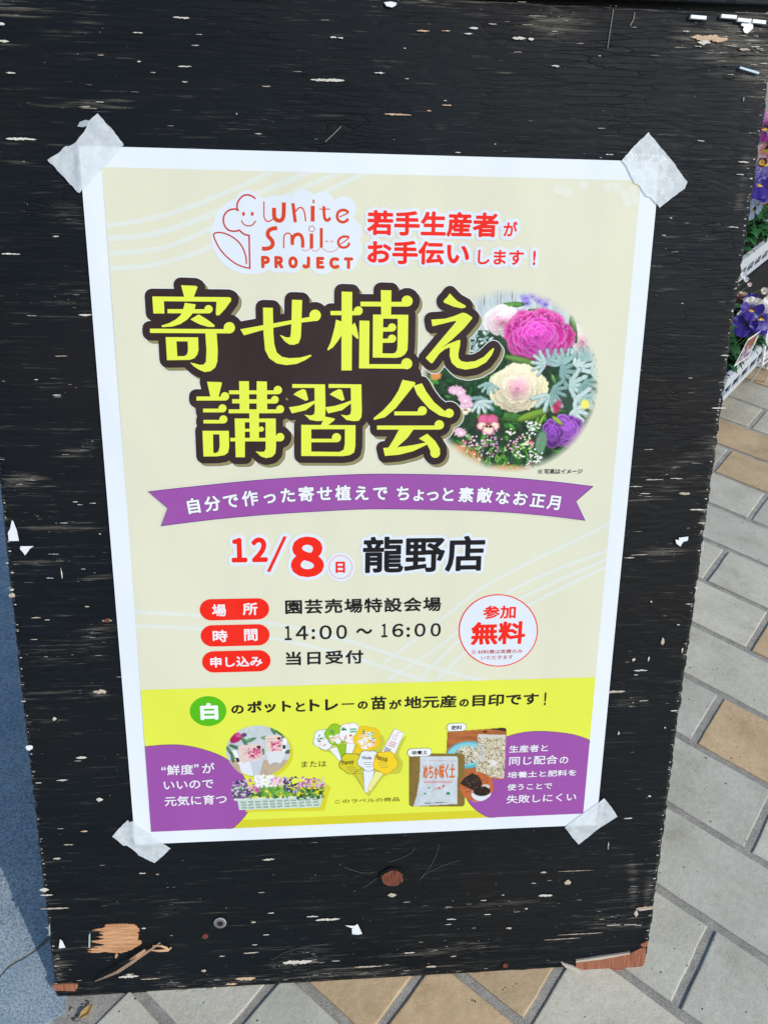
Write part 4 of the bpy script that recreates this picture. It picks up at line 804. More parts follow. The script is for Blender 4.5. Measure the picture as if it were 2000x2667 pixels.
# yellow band lettering
G_ = V(480, 1780, 3.456); H_ = V(940, 1780, 3.318); L_ = V(760, 1860, 5.53)
m = MB(); flat(m, circ(G_, 215, 248, 165, 135, 40), 3.4, GREEN); text(m, '白', G_, (148, 330), (302, 172), 4.2, ink(248, 250, 246), .0009); ppart(m, 'green_disc')
m = MB()
for t_, vw, bl, tr, b_ in (('の', G_, (425, 275), (535, 192), .00042), ('ポット', G_, (568, 268), (962, 146), .00052), ('と', G_, (1003, 255), (1088, 165), .00042), ('トレ', G_, (1128, 250), (1385, 135), .00055), ('ー', G_, (1415, 192), (1530, 176), .00042), ('の', G_, (1560, 232), (1652, 157), .00042),
                         ('苗', H_, (85, 228), (220, 107), .00042), ('が', H_, (242, 222), (352, 137), .00042), ('地元産', H_, (372, 220), (828, 97), .00042), ('の', H_, (848, 203), (933, 132), .00042), ('目印です', H_, (960, 200), (1538, 80), .00042), ('!', H_, (1578, 190), (1603, 74), .0005)):
    text(m, t_, vw, bl, tr, 4.4, ink(34, 28, 20), b_, halo=None)
text(m, 'または', J, (1345, 427), (1560, 367), 4.2, ink(60, 54, 24), .00004); text(m, 'このラベルの商品', L_, (620, 1288), (1550, 1192), 4.2, ink(60, 54, 24), .00004)
ppart(m, 'band_lettering')
m = MB(); LW = ink(246, 242, 248)
for t_, bl, tr in (('“', (135, 452), (172, 418)), ('鮮度', (185, 495), (410, 398)), ('”', (418, 430), (455, 396)), ('が', (488, 478), (592, 385)), ('いいので', (158, 620), (583, 532)), ('元気に育つ', (165, 763), (697, 657))): text(m, t_, J, bl, tr, 4.6, LW, .00018, halo=.00045, haloc=ink(104, 62, 112))
for t_, bl, tr in (('生産者と', (945, 334), (1285, 259)), ('同じ配合', (945, 443), (1370, 352)), ('の', (1380, 428), (1460, 366)), ('培養土と肥料を', (932, 553), (1530, 476)), ('使うことで', (928, 661), (1320, 589)), ('失敗しにくい', (922, 773), (1530, 677))): text(m, t_, Kk, bl, tr, 4.6, LW, .00015, halo=.0004, haloc=ink(104, 62, 112))
ppart(m, 'white_lettering')

# ---- printed photographs: small pictures painted point by point in numbers
class Pic:
    def __init__(s, vw, x0, y0, x1, y1, step):
        s.vw = vw; s.x = np.arange(x0, x1 + step, step); s.y = np.arange(y0, y1 + step, step); s.X, s.Y = np.meshgrid(s.x, s.y); s.C = np.ones(s.X.shape + (3,)) * 200.0; s.M = np.ones(s.X.shape, bool)
    def mixc(s, a, col): a = np.clip(a, 0, 1)[..., None]; s.C = s.C * (1 - a) + np.array(col, float) * a
    def ell(s, cx, cy, rx, ry, col, rot=0, soft=.12, op=1.0, shade=0, rag=0, seed=0):
        mr = max(rx, ry) * 1.5 + 1; j0, j1 = np.searchsorted(s.x, [cx - mr, cx + mr]); i0, i1 = np.searchsorted(s.y, [cy - mr, cy + mr])
        if j1 <= j0 or i1 <= i0: return
        SX = s.X[i0:i1, j0:j1]; SY = s.Y[i0:i1, j0:j1]; SCc = s.C[i0:i1, j0:j1]
        ca, sa = math.cos(R(rot)), math.sin(R(rot)); dx = SX - cx; dy = SY - cy; u = (dx * ca + dy * sa) / rx; v = (-dx * sa + dy * ca) / ry; d = np.hypot(u, v)
        if rag: th = np.arctan2(v, u); d = d * (1 + rag * (noise2(th * 6 + seed, th * 0 + seed * 3.7, 40, 3) - .5) * 2)
        a = np.clip((1 - d) / soft, 0, 1) * op; c = np.array(col, float)
        if shade: c = c * (1 + shade * np.clip(-v * .6 - u * .3, -1, 1))[..., None]
        a = a[..., None]; s.C[i0:i1, j0:j1] = np.clip(SCc * (1 - a) + c * a, 0, 255)
    def poly(s, pts, col, op=1.0):
        ins = np.zeros(s.X.shape, bool); n = len(pts)
        for i in range(n):
            (x1, y1), (x2, y2) = pts[i], pts[(i + 1) % n]
            if y1 == y2: continue
            c = ((y1 > s.Y) != (y2 > s.Y)) & (s.X < (x2 - x1) * (s.Y - y1) / (y2 - y1) + x1); ins ^= c
        s.mixc(ins * op, col); return ins
    def rose(s, cx, cy, rr, ry, outer, mid, inner, rim, layers=9, seed=0):
        g_ = np.random.default_rng(seed)
        for k in range(layers):
            t = k / (layers - 1); q = 1 - .84 * t ** .85; n_ = max(3, int(round(9 - 5 * t))); a0 = g_.uniform(0, 6.28)
            base = np.array(outer, float) * (1 - 2 * t) + np.array(mid, float) * 2 * t if t < .5 else np.array(mid, float) * (2 - 2 * t) + np.array(inner, float) * (2 * t - 1)
            order = sorted(range(n_), key=lambda j: math.sin(a0 + 6.283 * j / n_))
            for j in order:
                a = a0 + 6.283 * j / n_ + g_.uniform(-.22, .22); qq = q * g_.uniform(.88, 1.06); px = cx + rr * qq * .60 * math.cos(a); py = cy + ry * qq * .60 * math.sin(a) + .05 * ry * t
                sx = (rr + ry) / 2 * qq * .44; sy = (rr + ry) / 2 * qq * g_.uniform(.40, .52); rot = math.degrees(math.atan2(ry * math.sin(a), rr * math.cos(a))); sd = g_.integers(1000) * .37; lit = .86 + .2 * (.5 - .5 * math.sin(a)) + g_.uniform(-.06, .06)
                s.ell(px, py + 3, sx * 1.05, sy * 1.05, base * .45, rot, .25, .55, rag=.12, seed=sd)
                s.ell(px, py, sx, sy, (np.array(rim, float) * .6 + base * .4) * lit, rot, .10, 1, rag=.12, seed=sd)
                s.ell(px - math.cos(a) * sx * .06, py - math.sin(a) * sy * .06, sx * .96, sy * .96, base * lit, rot, .30, 1, rag=.12, seed=sd)
                s.ell(px - math.cos(a) * sx * .55, py - math.sin(a) * sy * .55, sx * .62, sy * .6, base * .62, rot, .95, .75)
                s.ell(px + math.cos(a) * sx * .1, py + math.sin(a) * sy * .1, sx * .6, sy * .08, base * 1.12, rot, .9, .5)
    def leaf(s, x, y, L, W_, rot, col, vein=True):
        s.ell(x, y, L, W_, np.array(col) * .6, rot, .1); s.ell(x, y, L * .93, W_ * .85, col, rot, .25, shade=.25)
        if vein: s.ell(x, y, L * .85, W_ * .09, np.array(col) * 1.25, rot, .5, .7)
    def spray(s, n, x0, x1, y0, y1, r0, r1, cols, seed=0, asp=1.0, inside=None):
        g_ = np.random.default_rng(seed)
        for _ in range(n):
            x, y = g_.uniform(x0, x1), g_.uniform(y0, y1)
            if inside and not inside(x, y): continue
            r_ = g_.uniform(r0, r1); s.ell(x, y, r_, r_ * g_.uniform(asp * .6, asp), cols[g_.integers(len(cols))], g_.uniform(0, 180), .3)
    def grain(s, amt=10, f=.2, seed=1): s.C = np.clip(s.C + ((noise2(s.X * f, s.Y * f, seed, 3) - .5) * 2 * amt)[..., None], 0, 255)
    def build(s, name, layer, mask=None, label=None):
        ny, nx = s.X.shape; vs = np.empty((ny, nx, 3))
        # the picture grid maps through the sheet's plane
        a = ROT @ np.stack([s.vw.x0 + s.X.ravel() / s.vw.k - 1000.0, -(s.vw.y0 + s.Y.ravel() / s.vw.k - 1333.5), np.full(s.X.size, -FPX)]); t = ((PO - CAM) @ EZ) / (EZ @ a); q = CAM[:, None] + a * t - PO[:, None]
        vs = np.stack([EX @ q, EY @ q, np.full(s.X.size, 0.0004 + layer * DZ)], 1); ii = np.arange(nx * ny).reshape(ny, nx)
        F = np.stack([ii[1:, :-1], ii[1:, 1:], ii[:-1, 1:], ii[:-1, :-1]], -1)
        if mask is not None: k = mask[1:, 1:] & mask[:-1, :-1] & mask[1:, :-1] & mask[:-1, 1:]; F = F[k]
        F = F.reshape(-1, 4); used = np.unique(F); rm = np.full(nx * ny, -1); rm[used] = np.arange(len(used)); F = rm[F]; vs = vs[used]; col = np.clip(lin(s.C.reshape(-1, 3)[used]) * .86, .004, .86)
        me = bpy.data.meshes.new(name); me.vertices.add(len(vs)); me.vertices.foreach_set('co', vs.astype(np.float32).ravel()); me.loops.add(len(F) * 4); me.loops.foreach_set('vertex_index', F.astype(np.int32).ravel()); me.polygons.add(len(F)); me.polygons.foreach_set('loop_start', np.arange(0, len(F) * 4, 4, dtype=np.int32)); me.update(calc_edges=True)
        ca = me.color_attributes.new('Col', 'FLOAT_COLOR', 'POINT'); ca.data.foreach_set('color', np.concatenate([col, np.ones((len(col), 1))], 1).astype(np.float32).ravel()); me.materials.append(PRINT)
        o = bpy.data.objects.new(name, me); COL.objects.link(o); o.parent = poster; o.matrix_world = MBRD()
        if label: o['label'] = label
        return o
GRN = [(38, 92, 40), (58, 122, 50), (84, 150, 62), (24, 62, 34), (110, 168, 84), (30, 76, 52)]; GG = [(160, 192, 186), (186, 210, 204), (138, 172, 166), (200, 218, 212)]
N_ = V(1080, 730, 3.318); pc = Pic(N_, 40, 60, 1600, 1660, 5.4)
pc.C[:] = (44, 70, 48); pc.C = pc.C * (.6 + .9 * noise2(pc.X * .02, pc.Y * .02, 70, 4))[..., None]
board_ = pc.Y < 430; pc.mixc(board_ * 1.0, (196, 206, 206)); pc.C = np.where(board_[..., None], pc.C * (.86 + .26 * noise2(pc.X * .035, pc.Y * .004, 71, 4))[..., None], pc.C)
for x in (600, 715, 742, 840): pc.ell(x, 150, 5, 110, (104, 106, 104), 2, .6)
g_ = np.random.default_rng(5)
for _ in range(170): pc.leaf(g_.uniform(100, 1500), g_.uniform(780, 1640), g_.uniform(26, 70), g_.uniform(10, 26), g_.uniform(0, 180), GRN[g_.integers(6)])
pc.ell(420, 1530, 200, 120, (214, 140, 86), 20, .3); pc.ell(800, 1640, 220, 60, (206, 120, 64), 0, .4); pc.ell(180, 820, 60, 50, (224, 150, 90), 0, .4)
for x, y in ((950, 150), (1010, 130), (1070, 170), (1120, 200), (960, 190), (1150, 150)): pc.ell(x, y, 48, 36, (166, 150, 214), 20, .3, rag=.3, seed=x); pc.ell(x + 8, y + 6, 18, 14, (120, 100, 190), 0, .5)
pc.leaf(840, 210, 120, 26, -4, (96, 150, 70)); pc.leaf(700, 260, 110, 30, -30, (150, 170, 110))
pc.rose(760, 350, 190, 130, (246, 236, 232), (248, 206, 214), (232, 150, 178), (252, 244, 240), 6, 3)
pc.rose(1450, 520, 120, 150, (240, 228, 226), (240, 206, 212), (226, 160, 180), (250, 244, 240), 5, 4)
for _ in range(26): pc.leaf(g_.uniform(480, 660), g_.uniform(450, 640), g_.uniform(24, 44), g_.uniform(10, 18), g_.uniform(0, 180), GG[g_.integers(4)], False)
pc.leaf(1370, 420, 130, 30, 80, (74, 124, 56)); pc.leaf(1340, 590, 90, 26, 70, (60, 100, 44)); pc.leaf(1090, 270, 120, 22, 8, (100, 140, 80))
pc.rose(1055, 480, 330, 246, (196, 40, 130), (214, 60, 178), (236, 80, 200), (246, 170, 220), 10, 8)
for _ in range(90): a_ = g_.uniform(math.pi * 1.05, math.pi * 1.95); pc.ell(1060 + 270 * math.cos(a_) * g_.uniform(.8, 1), 480 + 200 * math.sin(a_) * g_.uniform(.8, 1), 4, 11, (120, 24, 80), math.degrees(a_) + 90, .4, .8)
pc.leaf(920, 690, 190, 34, 14, (104, 140, 70)); pc.leaf(700, 760, 120, 30, -34, (46, 84, 50))
pc.ell(860, 1010, 200, 90, (52, 92, 50), 10, .2); pc.leaf(820, 1180, 270, 46, 8, (74, 120, 60)); pc.leaf(1020, 1160, 170, 40, -18, (120, 156, 60)); pc.leaf(680, 1110, 110, 60, 40, (44, 96, 56))
pc.rose(885, 925, 258, 226, (236, 224, 178), (246, 226, 200), (246, 170, 190), (250, 242, 214), 11, 12)
pc.ell(900, 900, 110, 95, (246, 182, 200), 0, .9, .55)
def miller(cx, cy, r_, a0, n, col):
    for k in range(n):
        a = R(a0 + k * 150 / n - 75); x2, y2 = cx + r_ * math.cos(a), cy + r_ * math.sin(a)
        for t in (.35, .7, 1.0): pc.ell(cx + (x2 - cx) * t, cy + (y2 - cy) * t, r_ * .26, r_ * .17, np.array(col) * .70, math.degrees(a), .2)
        for t in (.3, .65, .97): pc.ell(cx + (x2 - cx) * t - 2, cy + (y2 - cy) * t - 3, r_ * .23, r_ * .14, col, math.degrees(a), .3)
        pc.ell((cx + x2) / 2, (cy + y2) / 2, r_ * .55, r_ * .13, np.array(col) * 1.0, math.degrees(a), .3)
pc.ell(1370, 960, 200, 250, (62, 84, 76), 0, .4, .8)
for k, (x, y, r_, a) in enumerate([(1180, 740, 130, -60), (1130, 720, 110, 200), (1250, 780, 140, 20), (1400, 760, 150, -30), (1480, 700, 110, -70), (1330, 900, 150, 20), (1450, 880, 130, 60), (1380, 1030, 150, 40), (1500, 980, 110, 90), (1160, 980, 140, 120), (1180, 940, 120, 40), (1360, 1120, 120, 60), (1300, 720, 120, -90), (1520, 800, 100, 0), (600, 1010, 120, 130), (560, 1040, 100, 80), (640, 880, 90, 110)]): miller(x, y, r_, a, 5, GG[k % 4])
pc.rose(1300, 1300, 170, 150, (120, 60, 150), (150, 76, 186), (172, 96, 206), (206, 150, 226), 6, 15); pc.rose(1190, 1320, 90, 130, (110, 56, 140), (140, 70, 176), (160, 90, 196), (206, 150, 226), 4, 16)
pc.leaf(1230, 1210, 66, 20, 40, (150, 180, 60)); pc.leaf(1100, 1200, 70, 16, -60, (130, 170, 60)); pc.leaf(1050, 1230, 80, 18, -70, (110, 150, 60)); pc.ell(1470, 1070, 46, 50, (236, 228, 120), 0, .3); pc.ell(1090, 1400, 55, 120, (110, 150, 120), 10, .3); pc.ell(1230, 1090, 40, 70, (200, 50, 100), 30, .3, .8, rag=.4)
for x, y, r_ in ((380, 960, 70), (430, 1030, 66), (330, 950, 50), (470, 1070, 40), (390, 1310, 60), (430, 1110, 46)): pc.ell(x, y, r_, r_ * .72, (238, 190, 212), 20, .25, rag=.35, seed=x); pc.ell(x + 10, y + 10, r_ * .4, r_ * .3, (250, 224, 232), 0, .6)
def pansy(x, y, r_, c1, c2, eye=(60, 20, 40)):
    for dx, dy, q in ((-.42, -.5, .62), (.38, -.5, .6), (-.6, .12, .55), (.6, .12, .55), (0, .5, .66)): pc.ell(x + dx * r_, y + dy * r_, q * r_, q * r_ * .86, np.array(c1) * .82, 0, .1, rag=.2, seed=dx); pc.ell(x + dx * r_, y + dy * r_, q * r_ * .9, q * r_ * .76, c1 if dy < 0 else c2, 0, .35, rag=.2, seed=dx)
    pc.ell(x - .15 * r_, y + .18 * r_, r_ * .2, r_ * .14, eye, 20, .4); pc.ell(x + .2 * r_, y + .2 * r_, r_ * .2, r_ * .14, eye, -20, .4); pc.ell(x, y + .12 * r_, r_ * .1, r_ * .09, (240, 190, 60), 0, .4)
pansy(635, 1245, 90, (226, 110, 150), (246, 222, 200)); pansy(435, 1110, 50, (238, 200, 214), (244, 236, 200))
oval = lambda x, y: ((x - 800) / 800) ** 2 + ((y - 862) / 780) ** 2 < 1
for k, (cx, cy, rr, cols, n) in enumerate([(450, 1420, 90, [(226, 120, 160), (250, 214, 226)], 26), (580, 1400, 100, [(214, 150, 190), (250, 230, 240)], 34), (660, 1500, 120, [(220, 130, 170), (246, 214, 230)], 30), (860, 1420, 90, [(200, 120, 150), (240, 200, 220)], 26), (960, 1395, 70, [(244, 244, 210), (226, 232, 180)], 30), (1010, 1260, 70, [(250, 250, 250), (230, 236, 230)], 34), (830, 1310, 40, [(244, 240, 190), (250, 250, 230)], 12), (1040, 1530, 60, [(252, 252, 252)], 30), (900, 1510, 60, [(250, 250, 236)], 20), (520, 1570, 90, [(226, 140, 170), (250, 220, 230)], 22), (1020, 1395, 36, [(226, 90, 150)], 8), (700, 1370, 60, [(206, 150, 200)], 12), (980, 1600, 60, [(180, 80, 90), (250, 236, 236)], 16)]):
    for _ in range(n): x, y = g_.normal(cx, rr * .5), g_.normal(cy, rr * .45); pc.ell(x, y, 11, 9, cols[g_.integers(len(cols))], 0, .35); pc.ell(x, y, 3, 3, (200, 180, 90), 0, .5)
for _ in range(70): pc.leaf(g_.uniform(420, 1060), g_.uniform(1430, 1620), g_.uniform(20, 42), g_.uniform(5, 9), g_.uniform(50, 130), [(96, 160, 60), (120, 180, 80), (60, 130, 50)][g_.integers(3)], False)
pc.grain(16, .12)
d = np.sqrt(((pc.X - 830) / 762) ** 2 + ((pc.Y - 862) / 795) ** 2); pc.C = np.clip((pc.C - 120) * 1.12 + 118, 0, 255); fade = np.clip((d - .91) / .09, 0, 1); pc.mixc(fade, (230, 228, 205))
pc.build('flower_photograph', 3.4, d < 1.0, 'printed round photograph of ornamental cabbages and pansies')

# pots in a circle
pp = Pic(J, 680, 55, 1260, 520, 5.0); pp.C[:] = (204, 212, 214); pp.mixc((pp.Y > 360) * 1.0, (196, 176, 150)); pp.C *= (.94 + .1 * noise2(pp.X * .03, pp.Y * .03, 80))[..., None]
for x, y, L, a, c in ((780, 190, 50, -30, (70, 120, 70)), (850, 200, 70, 60, (86, 140, 90)), (900, 190, 60, -20, (100, 150, 110)), (770, 250, 60, 20, (70, 120, 80)), (720, 280, 50, 60, (90, 140, 100)), (750, 340, 50, 80, (84, 130, 80)), (1100, 110, 40, 60, (80, 140, 70)), (1160, 130, 50, 30, (70, 120, 60)), (1190, 180, 50, 80, (90, 140, 90)), (1030, 170, 36, 0, (110, 160, 110)), (1010, 290, 30, 90, (80, 130, 90)), (1230, 290, 40, -10, (80, 100, 80))): pp.leaf(x, y, L, 16, a, c)
pp.ell(775, 170, 62, 46, (176, 34, 96), -35, .2, rag=.2); pp.ell(800, 150, 30, 22, (214, 90, 150), 0, .4); pp.ell(850, 145, 26, 20, (84, 70, 110), 0, .3)
pp.poly([(800, 375), (1015, 355), (985, 480), (950, 498), (850, 500), (830, 485)], (232, 236, 244)); pp.poly([(1035, 285), (1210, 278), (1170, 385), (1150, 402), (1080, 405), (1060, 390)], (226, 228, 230)); pp.ell(1120, 395, 50, 14, (170, 170, 170), 0, .5); pp.poly([(900, 375), (1010, 358), (985, 480), (930, 498)], (188, 194, 204), .6)
pp.poly([(795, 255), (820, 235), (985, 222), (1000, 235), (1010, 350), (830, 390)], (236, 208, 198)); pp.poly([(1030, 170), (1050, 150), (1150, 148), (1170, 165), (1172, 285), (1045, 290)], (238, 212, 200))
pp.spray(60, 890, 995, 260, 350, 6, 14, [(206, 60, 120), (226, 110, 160), (180, 30, 60), (240, 170, 190)], 5); pp.spray(46, 1080, 1168, 190, 280, 6, 12, [(206, 60, 120), (226, 110, 160), (190, 30, 60), (240, 170, 190)], 6); pp.ell(975, 250, 22, 14, (70, 30, 50), 0, .3); pp.ell(1150, 175, 20, 12, (70, 30, 50), 0, .3)
for k in range(4): pp.poly([(840, 268 + 14 * k), (905, 262 + 14 * k), (905, 265 + 14 * k), (840, 271 + 14 * k)], (170, 120, 120), .7); pp.poly([(1045, 180 + 12 * k), (1120, 178 + 12 * k), (1120, 181 + 12 * k), (1045, 183 + 12 * k)], (170, 120, 120), .7)
pp.poly([(745, 285), (780, 275), (825, 390), (798, 398)], (246, 244, 240)); pp.poly([(775, 345), (800, 340), (812, 375), (790, 385)], (40, 40, 44)); pp.poly([(1185, 175), (1218, 172), (1210, 280), (1178, 282)], (246, 244, 240)); pp.poly([(1182, 235), (1208, 233), (1205, 265), (1180, 268)], (50, 50, 50)); pp.grain(7, .2)
dd = np.hypot((pp.X - 970) / 279, (pp.Y - 284) / 222)
sh2 = MB(); flat(sh2, circ(J, 992, 300, 281, 224, 48), 3.7, YEL2); ppart(sh2, 'print_shadow')
pp.build('pot_photograph', 4.0, dd < 1, 'printed round photograph of white pots with tags')
# planter tray cut-out
tr_ = MB(); flat(tr_, [J(*p) for p in [(860, 810), (1540, 800), (1580, 650), (1600, 600), (1500, 520), (900, 700)]], 3.9, YEL2); ppart(tr_, 'print_shadow')
pt = Pic(J, 725, 485, 1580, 805, 4.6); pt.M[:] = False; g_ = np.random.default_rng(9); pt.C[:] = (60, 100, 56)
body = pt.poly([(760, 695), (1545, 665), (1540, 690), (1525, 698), (1510, 765), (1495, 772), (805, 798), (790, 720), (762, 715)], (206, 222, 208)); pt.M |= body
for r_ in range(3):
    for c in range(11): x0 = 820 + c * 62 + r_ * 4; y0 = 722 + r_ * 24 - c * 2.6; pt.poly([(x0, y0), (x0 + 46, y0 - 2), (x0 + 46, y0 + 12), (x0, y0 + 14)], (150, 172, 158))
pt.poly([(760, 695), (1545, 665), (1545, 674), (760, 706)], (232, 240, 232))
def bunch(n, x0, x1, y0, y1, r0, r1, cols, core=None):
    for _ in range(n):
        t = g_.random(); x = x0 + (x1 - x0) * t; y = g_.uniform(y0, y1); r_ = g_.uniform(r0, r1); c = cols[g_.integers(len(cols))]; pt.ell(x, y, r_, r_ * .8, c, g_.uniform(0, 180), .3); pt.M |= np.hypot((pt.X - x) / r_, (pt.Y - y) / (r_ * .8)) < .95
        if core is not None: pt.ell(x, y, r_ * .4, r_ * .35, core, 0, .5)
bunch(170, 745, 1540, 590, 690, 12, 22, [(70, 120, 56), (96, 150, 70), (44, 86, 46), (130, 170, 90)])
bunch(60, 980, 1230, 560, 670, 12, 24, [(110, 170, 60), (140, 190, 80), (90, 150, 60)])
bunch(90, 745, 900, 535, 675, 9, 15, [(70, 50, 100), (236, 232, 240), (90, 70, 130), (240, 240, 246)], (50, 34, 70)); bunch(60, 880, 990, 520, 640, 9, 15, [(206, 90, 150), (240, 200, 220), (226, 130, 170)])
bunch(60, 940, 1110, 495, 590, 12, 20, [(248, 248, 250), (238, 240, 244), (252, 250, 240)]); bunch(60, 1080, 1210, 500, 590, 10, 16, [(244, 206, 220), (248, 230, 238), (226, 160, 190)])
bunch(60, 1195, 1320, 505, 640, 9, 15, [(66, 46, 96), (96, 76, 130), (50, 40, 70), (200, 190, 214)]); bunch(110, 1310, 1550, 508, 600, 9, 14, [(206, 120, 170), (246, 226, 238), (190, 80, 140), (240, 240, 246)], (150, 50, 100)); pt.grain(8, .2)
pt.build('tray_photograph', 4.6, pt.M, 'printed picture of a white tray full of flowers')
# plant label fan
m = MB(); flat(m, smooth([L_(*p) for p in [(380, 440), (330, 380), (420, 520), (560, 560), (700, 700), (900, 900), (1080, 1160), (1130, 1160), (1330, 900), (1480, 860), (1560, 840), (1600, 700), (1540, 560), (1650, 310), (1500, 420), (1300, 500), (1340, 420), (1320, 330), (1200, 300)]], 3, True), 3.3, ink(206, 206, 66))
def tagshape(cx, cy, r_, rot, fill, edge, lay, stick=None, inner=None):
    if stick: flat(m, [L_(*p) for p in stick], lay - .25, inner or fill); outline(m, [L_(*p) for p in stick], .00012, lay - .2, edge, 6)
    pts = []
    for k in range(60):
        a = 2 * math.pi * k / 60; q = r_ * (.86 + .16 * abs(math.cos(2.5 * (a + R(rot))))); pts.append(L_(cx + q * math.cos(a), cy - q * .92 * math.sin(a)))
    flat(m, pts, lay, fill); outline(m, pts, .00030, lay + .15, edge, 6)
def specks(cx, cy, r_, cols, lay, n=14, sz=(10, 26), seed=1):
    q = np.random.default_rng(seed)
    for k in range(n): a, d_ = q.uniform(0, 6.28), r_ * math.sqrt(q.random()); s1 = q.uniform(*sz); flat(m, circ(L_, cx + d_ * math.cos(a), cy + d_ * math.sin(a), s1, s1 * q.uniform(.25, .8), 8), lay + k * .02, cols[q.integers(len(cols))])
ART = [ink(230, 190, 160), ink(214, 130, 90), ink(246, 220, 200), ink(240, 240, 236)]; GR = [ink(40, 140, 70), ink(60, 160, 90)]
tagshape(470, 360, 165, 10, ink(240, 244, 248), ink(150, 156, 180), 4.0, [(540, 500), (650, 470), (720, 640), (690, 680)]); specks(470, 400, 90, ART, 4.3, 14, seed=2); specks(400, 340, 40, GR, 4.6, 6, seed=3)
tagshape(640, 290, 165, 40, ink(150, 200, 40), ink(90, 160, 30), 4.9, [(640, 440), (780, 430), (770, 560), (715, 640)], ink(150, 196, 30)); specks(640, 340, 85, [ink(244, 246, 240), ink(246, 220, 200), ink(230, 190, 160)], 5.2, 16, (20, 44), seed=4); specks(560, 260, 40, GR, 5.6, 6, seed=5)
tagshape(840, 270, 165, 10, ink(244, 246, 248), ink(226, 150, 180), 5.9, [(790, 420), (910, 420), (870, 560), (780, 560)]); specks(830, 320, 85, ART, 6.2, 14, seed=6); specks(765, 220, 36, GR, 6.5, 6, seed=7)
for k in range(2): flat(m, [L_(*p) for p in [(835, 205 + 36 * k), (930, 200 + 36 * k), (930, 222 + 36 * k), (835, 227 + 36 * k)]], 6.6, ink(90, 180, 120))
tagshape(1085, 350, 200, 30, ink(244, 206, 30), ink(230, 186, 20), 6.9, [(960, 440), (1180, 470), (1060, 560), (870, 560)], ink(244, 206, 30)); specks(1080, 370, 120, [ink(244, 246, 240), ink(240, 240, 226), ink(246, 214, 190)], 7.1, 30, (20, 46), seed=8); specks(1110, 410, 70, [ink(226, 60, 50), ink(214, 120, 80)], 7.8, 7, (10, 22), seed=9); specks(1015, 250, 34, GR, 7.8, 6, seed=10); specks(1140, 310, 60, [ink(120, 200, 160), ink(160, 214, 180)], 7.9, 8, (12, 30), seed=11)
q = [L_(*p) for p in [(1480, 205), (1615, 270), (1480, 570), (1290, 545)]]; flat(m, q, 7.2, ink(246, 246, 248)); outline(m, q, .00012, 7.3, ink(150, 150, 140), 6)
line(m, smooth([L_(*p) for p in [(1570, 262), (1530, 262), (1510, 290), (1480, 290), (1455, 320), (1450, 350), (1480, 370), (1500, 350), (1490, 320), (1530, 300)]], 3), .0002, 7.5, LOGOP)
for k, (x, y) in enumerate([(1412, 385), (1400, 412), (1386, 438)]): flat(m, [L_(*p) for p in [(x, y), (x + 95, y + 28), (x + 91, y + 40), (x - 5, y + 12)]], 7.5, ink(220, 130, 120))
for k in range(9): x, y = 1350 + k * 9.5, 462 + k * 4.5; flat(m, [L_(*p) for p in [(x, y), (x + 5, y + 2), (x - 22, y + 76), (x - 27, y + 74)]], 7.5, ink(60, 60, 64))
tagshape(850, 705, 165, 20, ink(222, 210, 40), ink(90, 84, 30), 8.3, [(900, 850), (1010, 850), (1050, 1050), (1035, 1070)], ink(216, 206, 60)); tagshape(1110, 665, 165, 20, ink(236, 240, 244), ink(110, 120, 140), 8.9, [(1030, 810), (1190, 810), (1095, 1130), (1045, 1110)]); tagshape(1345, 690, 180, 10, ink(250, 214, 40), ink(206, 140, 30), 9.6, [(1200, 820), (1320, 840), (1130, 1110), (1085, 1080)], ink(240, 238, 150))
text(m, 'Pansy', L_, (722, 740), (895, 650), 10.4, ink(50, 44, 24), .0001, rot=7); text(m, 'Viola', L_, (1003, 650), (1152, 596), 10.4, ink(70, 74, 84), .0001, rot=-2); text(m, 'Petunia', L_, (1208, 668), (1385, 588), 10.4, ink(60, 50, 20), .0001, rot=-16)
for (x, y, w_) in ((790, 755, 120), (795, 785, 150), (820, 815, 120), (1030, 690, 120), (1040, 715, 110), (1060, 750, 90), (1235, 690, 130), (1245, 725, 130), (1270, 760, 110)): flat(m, [L_(*p) for p in [(x, y), (x + w_, y), (x + w_, y + 6), (x, y + 6)]], 10.4, ink(130, 126, 90))
ppart(m, 'plant_label_print')
# fertiliser and soil photographs
pf = Pic(Kk, 400, 108, 928, 565, 4.4); pf.C[:] = (176, 104, 56); pf.C *= (.8 + .4 * noise2(pf.X * .008, pf.Y * .05, 90, 4))[..., None]; pf.poly([(740, 115), (930, 115), (930, 150), (780, 128)], (70, 44, 34)); pf.ell(740, 150, 22, 12, (80, 40, 24), 0, .4)
pf.ell(590, 350, 190, 120, (92, 178, 196), -5, .05); pf.ell(585, 345, 172, 104, (140, 208, 216), -5, .1); pf.ell(590, 350, 105, 80, (206, 200, 176), -5, .2); g_ = np.random.default_rng(3)
pf.spray(420, 480, 690, 275, 425, 4, 9, [(236, 230, 206), (60, 50, 40), (214, 200, 160), (110, 96, 70), (246, 240, 224)], 8, .8, lambda x, y: ((x - 585) / 102) ** 2 + ((y - 350) / 76) ** 2 < 1)
bagm = pf.poly([(678, 172), (918, 178), (905, 540), (890, 556), (660, 515)], (206, 200, 178)); pf.spray(900, 670, 912, 205, 545, 4, 9, [(236, 226, 190), (214, 196, 140), (120, 100, 70), (190, 170, 120), (246, 240, 224), (90, 76, 60)], 9, .8, lambda x, y: 672 + (y - 200) * -.03 < x < 914); pf.poly([(678, 172), (918, 178), (916, 205), (676, 200)], (214, 212, 206), .8); pf.ell(810, 420, 44, 60, (244, 244, 244), -20, .8, .85); pf.ell(710, 330, 26, 130, (200, 206, 220), 4, .8, .6); pf.grain(8, .2)
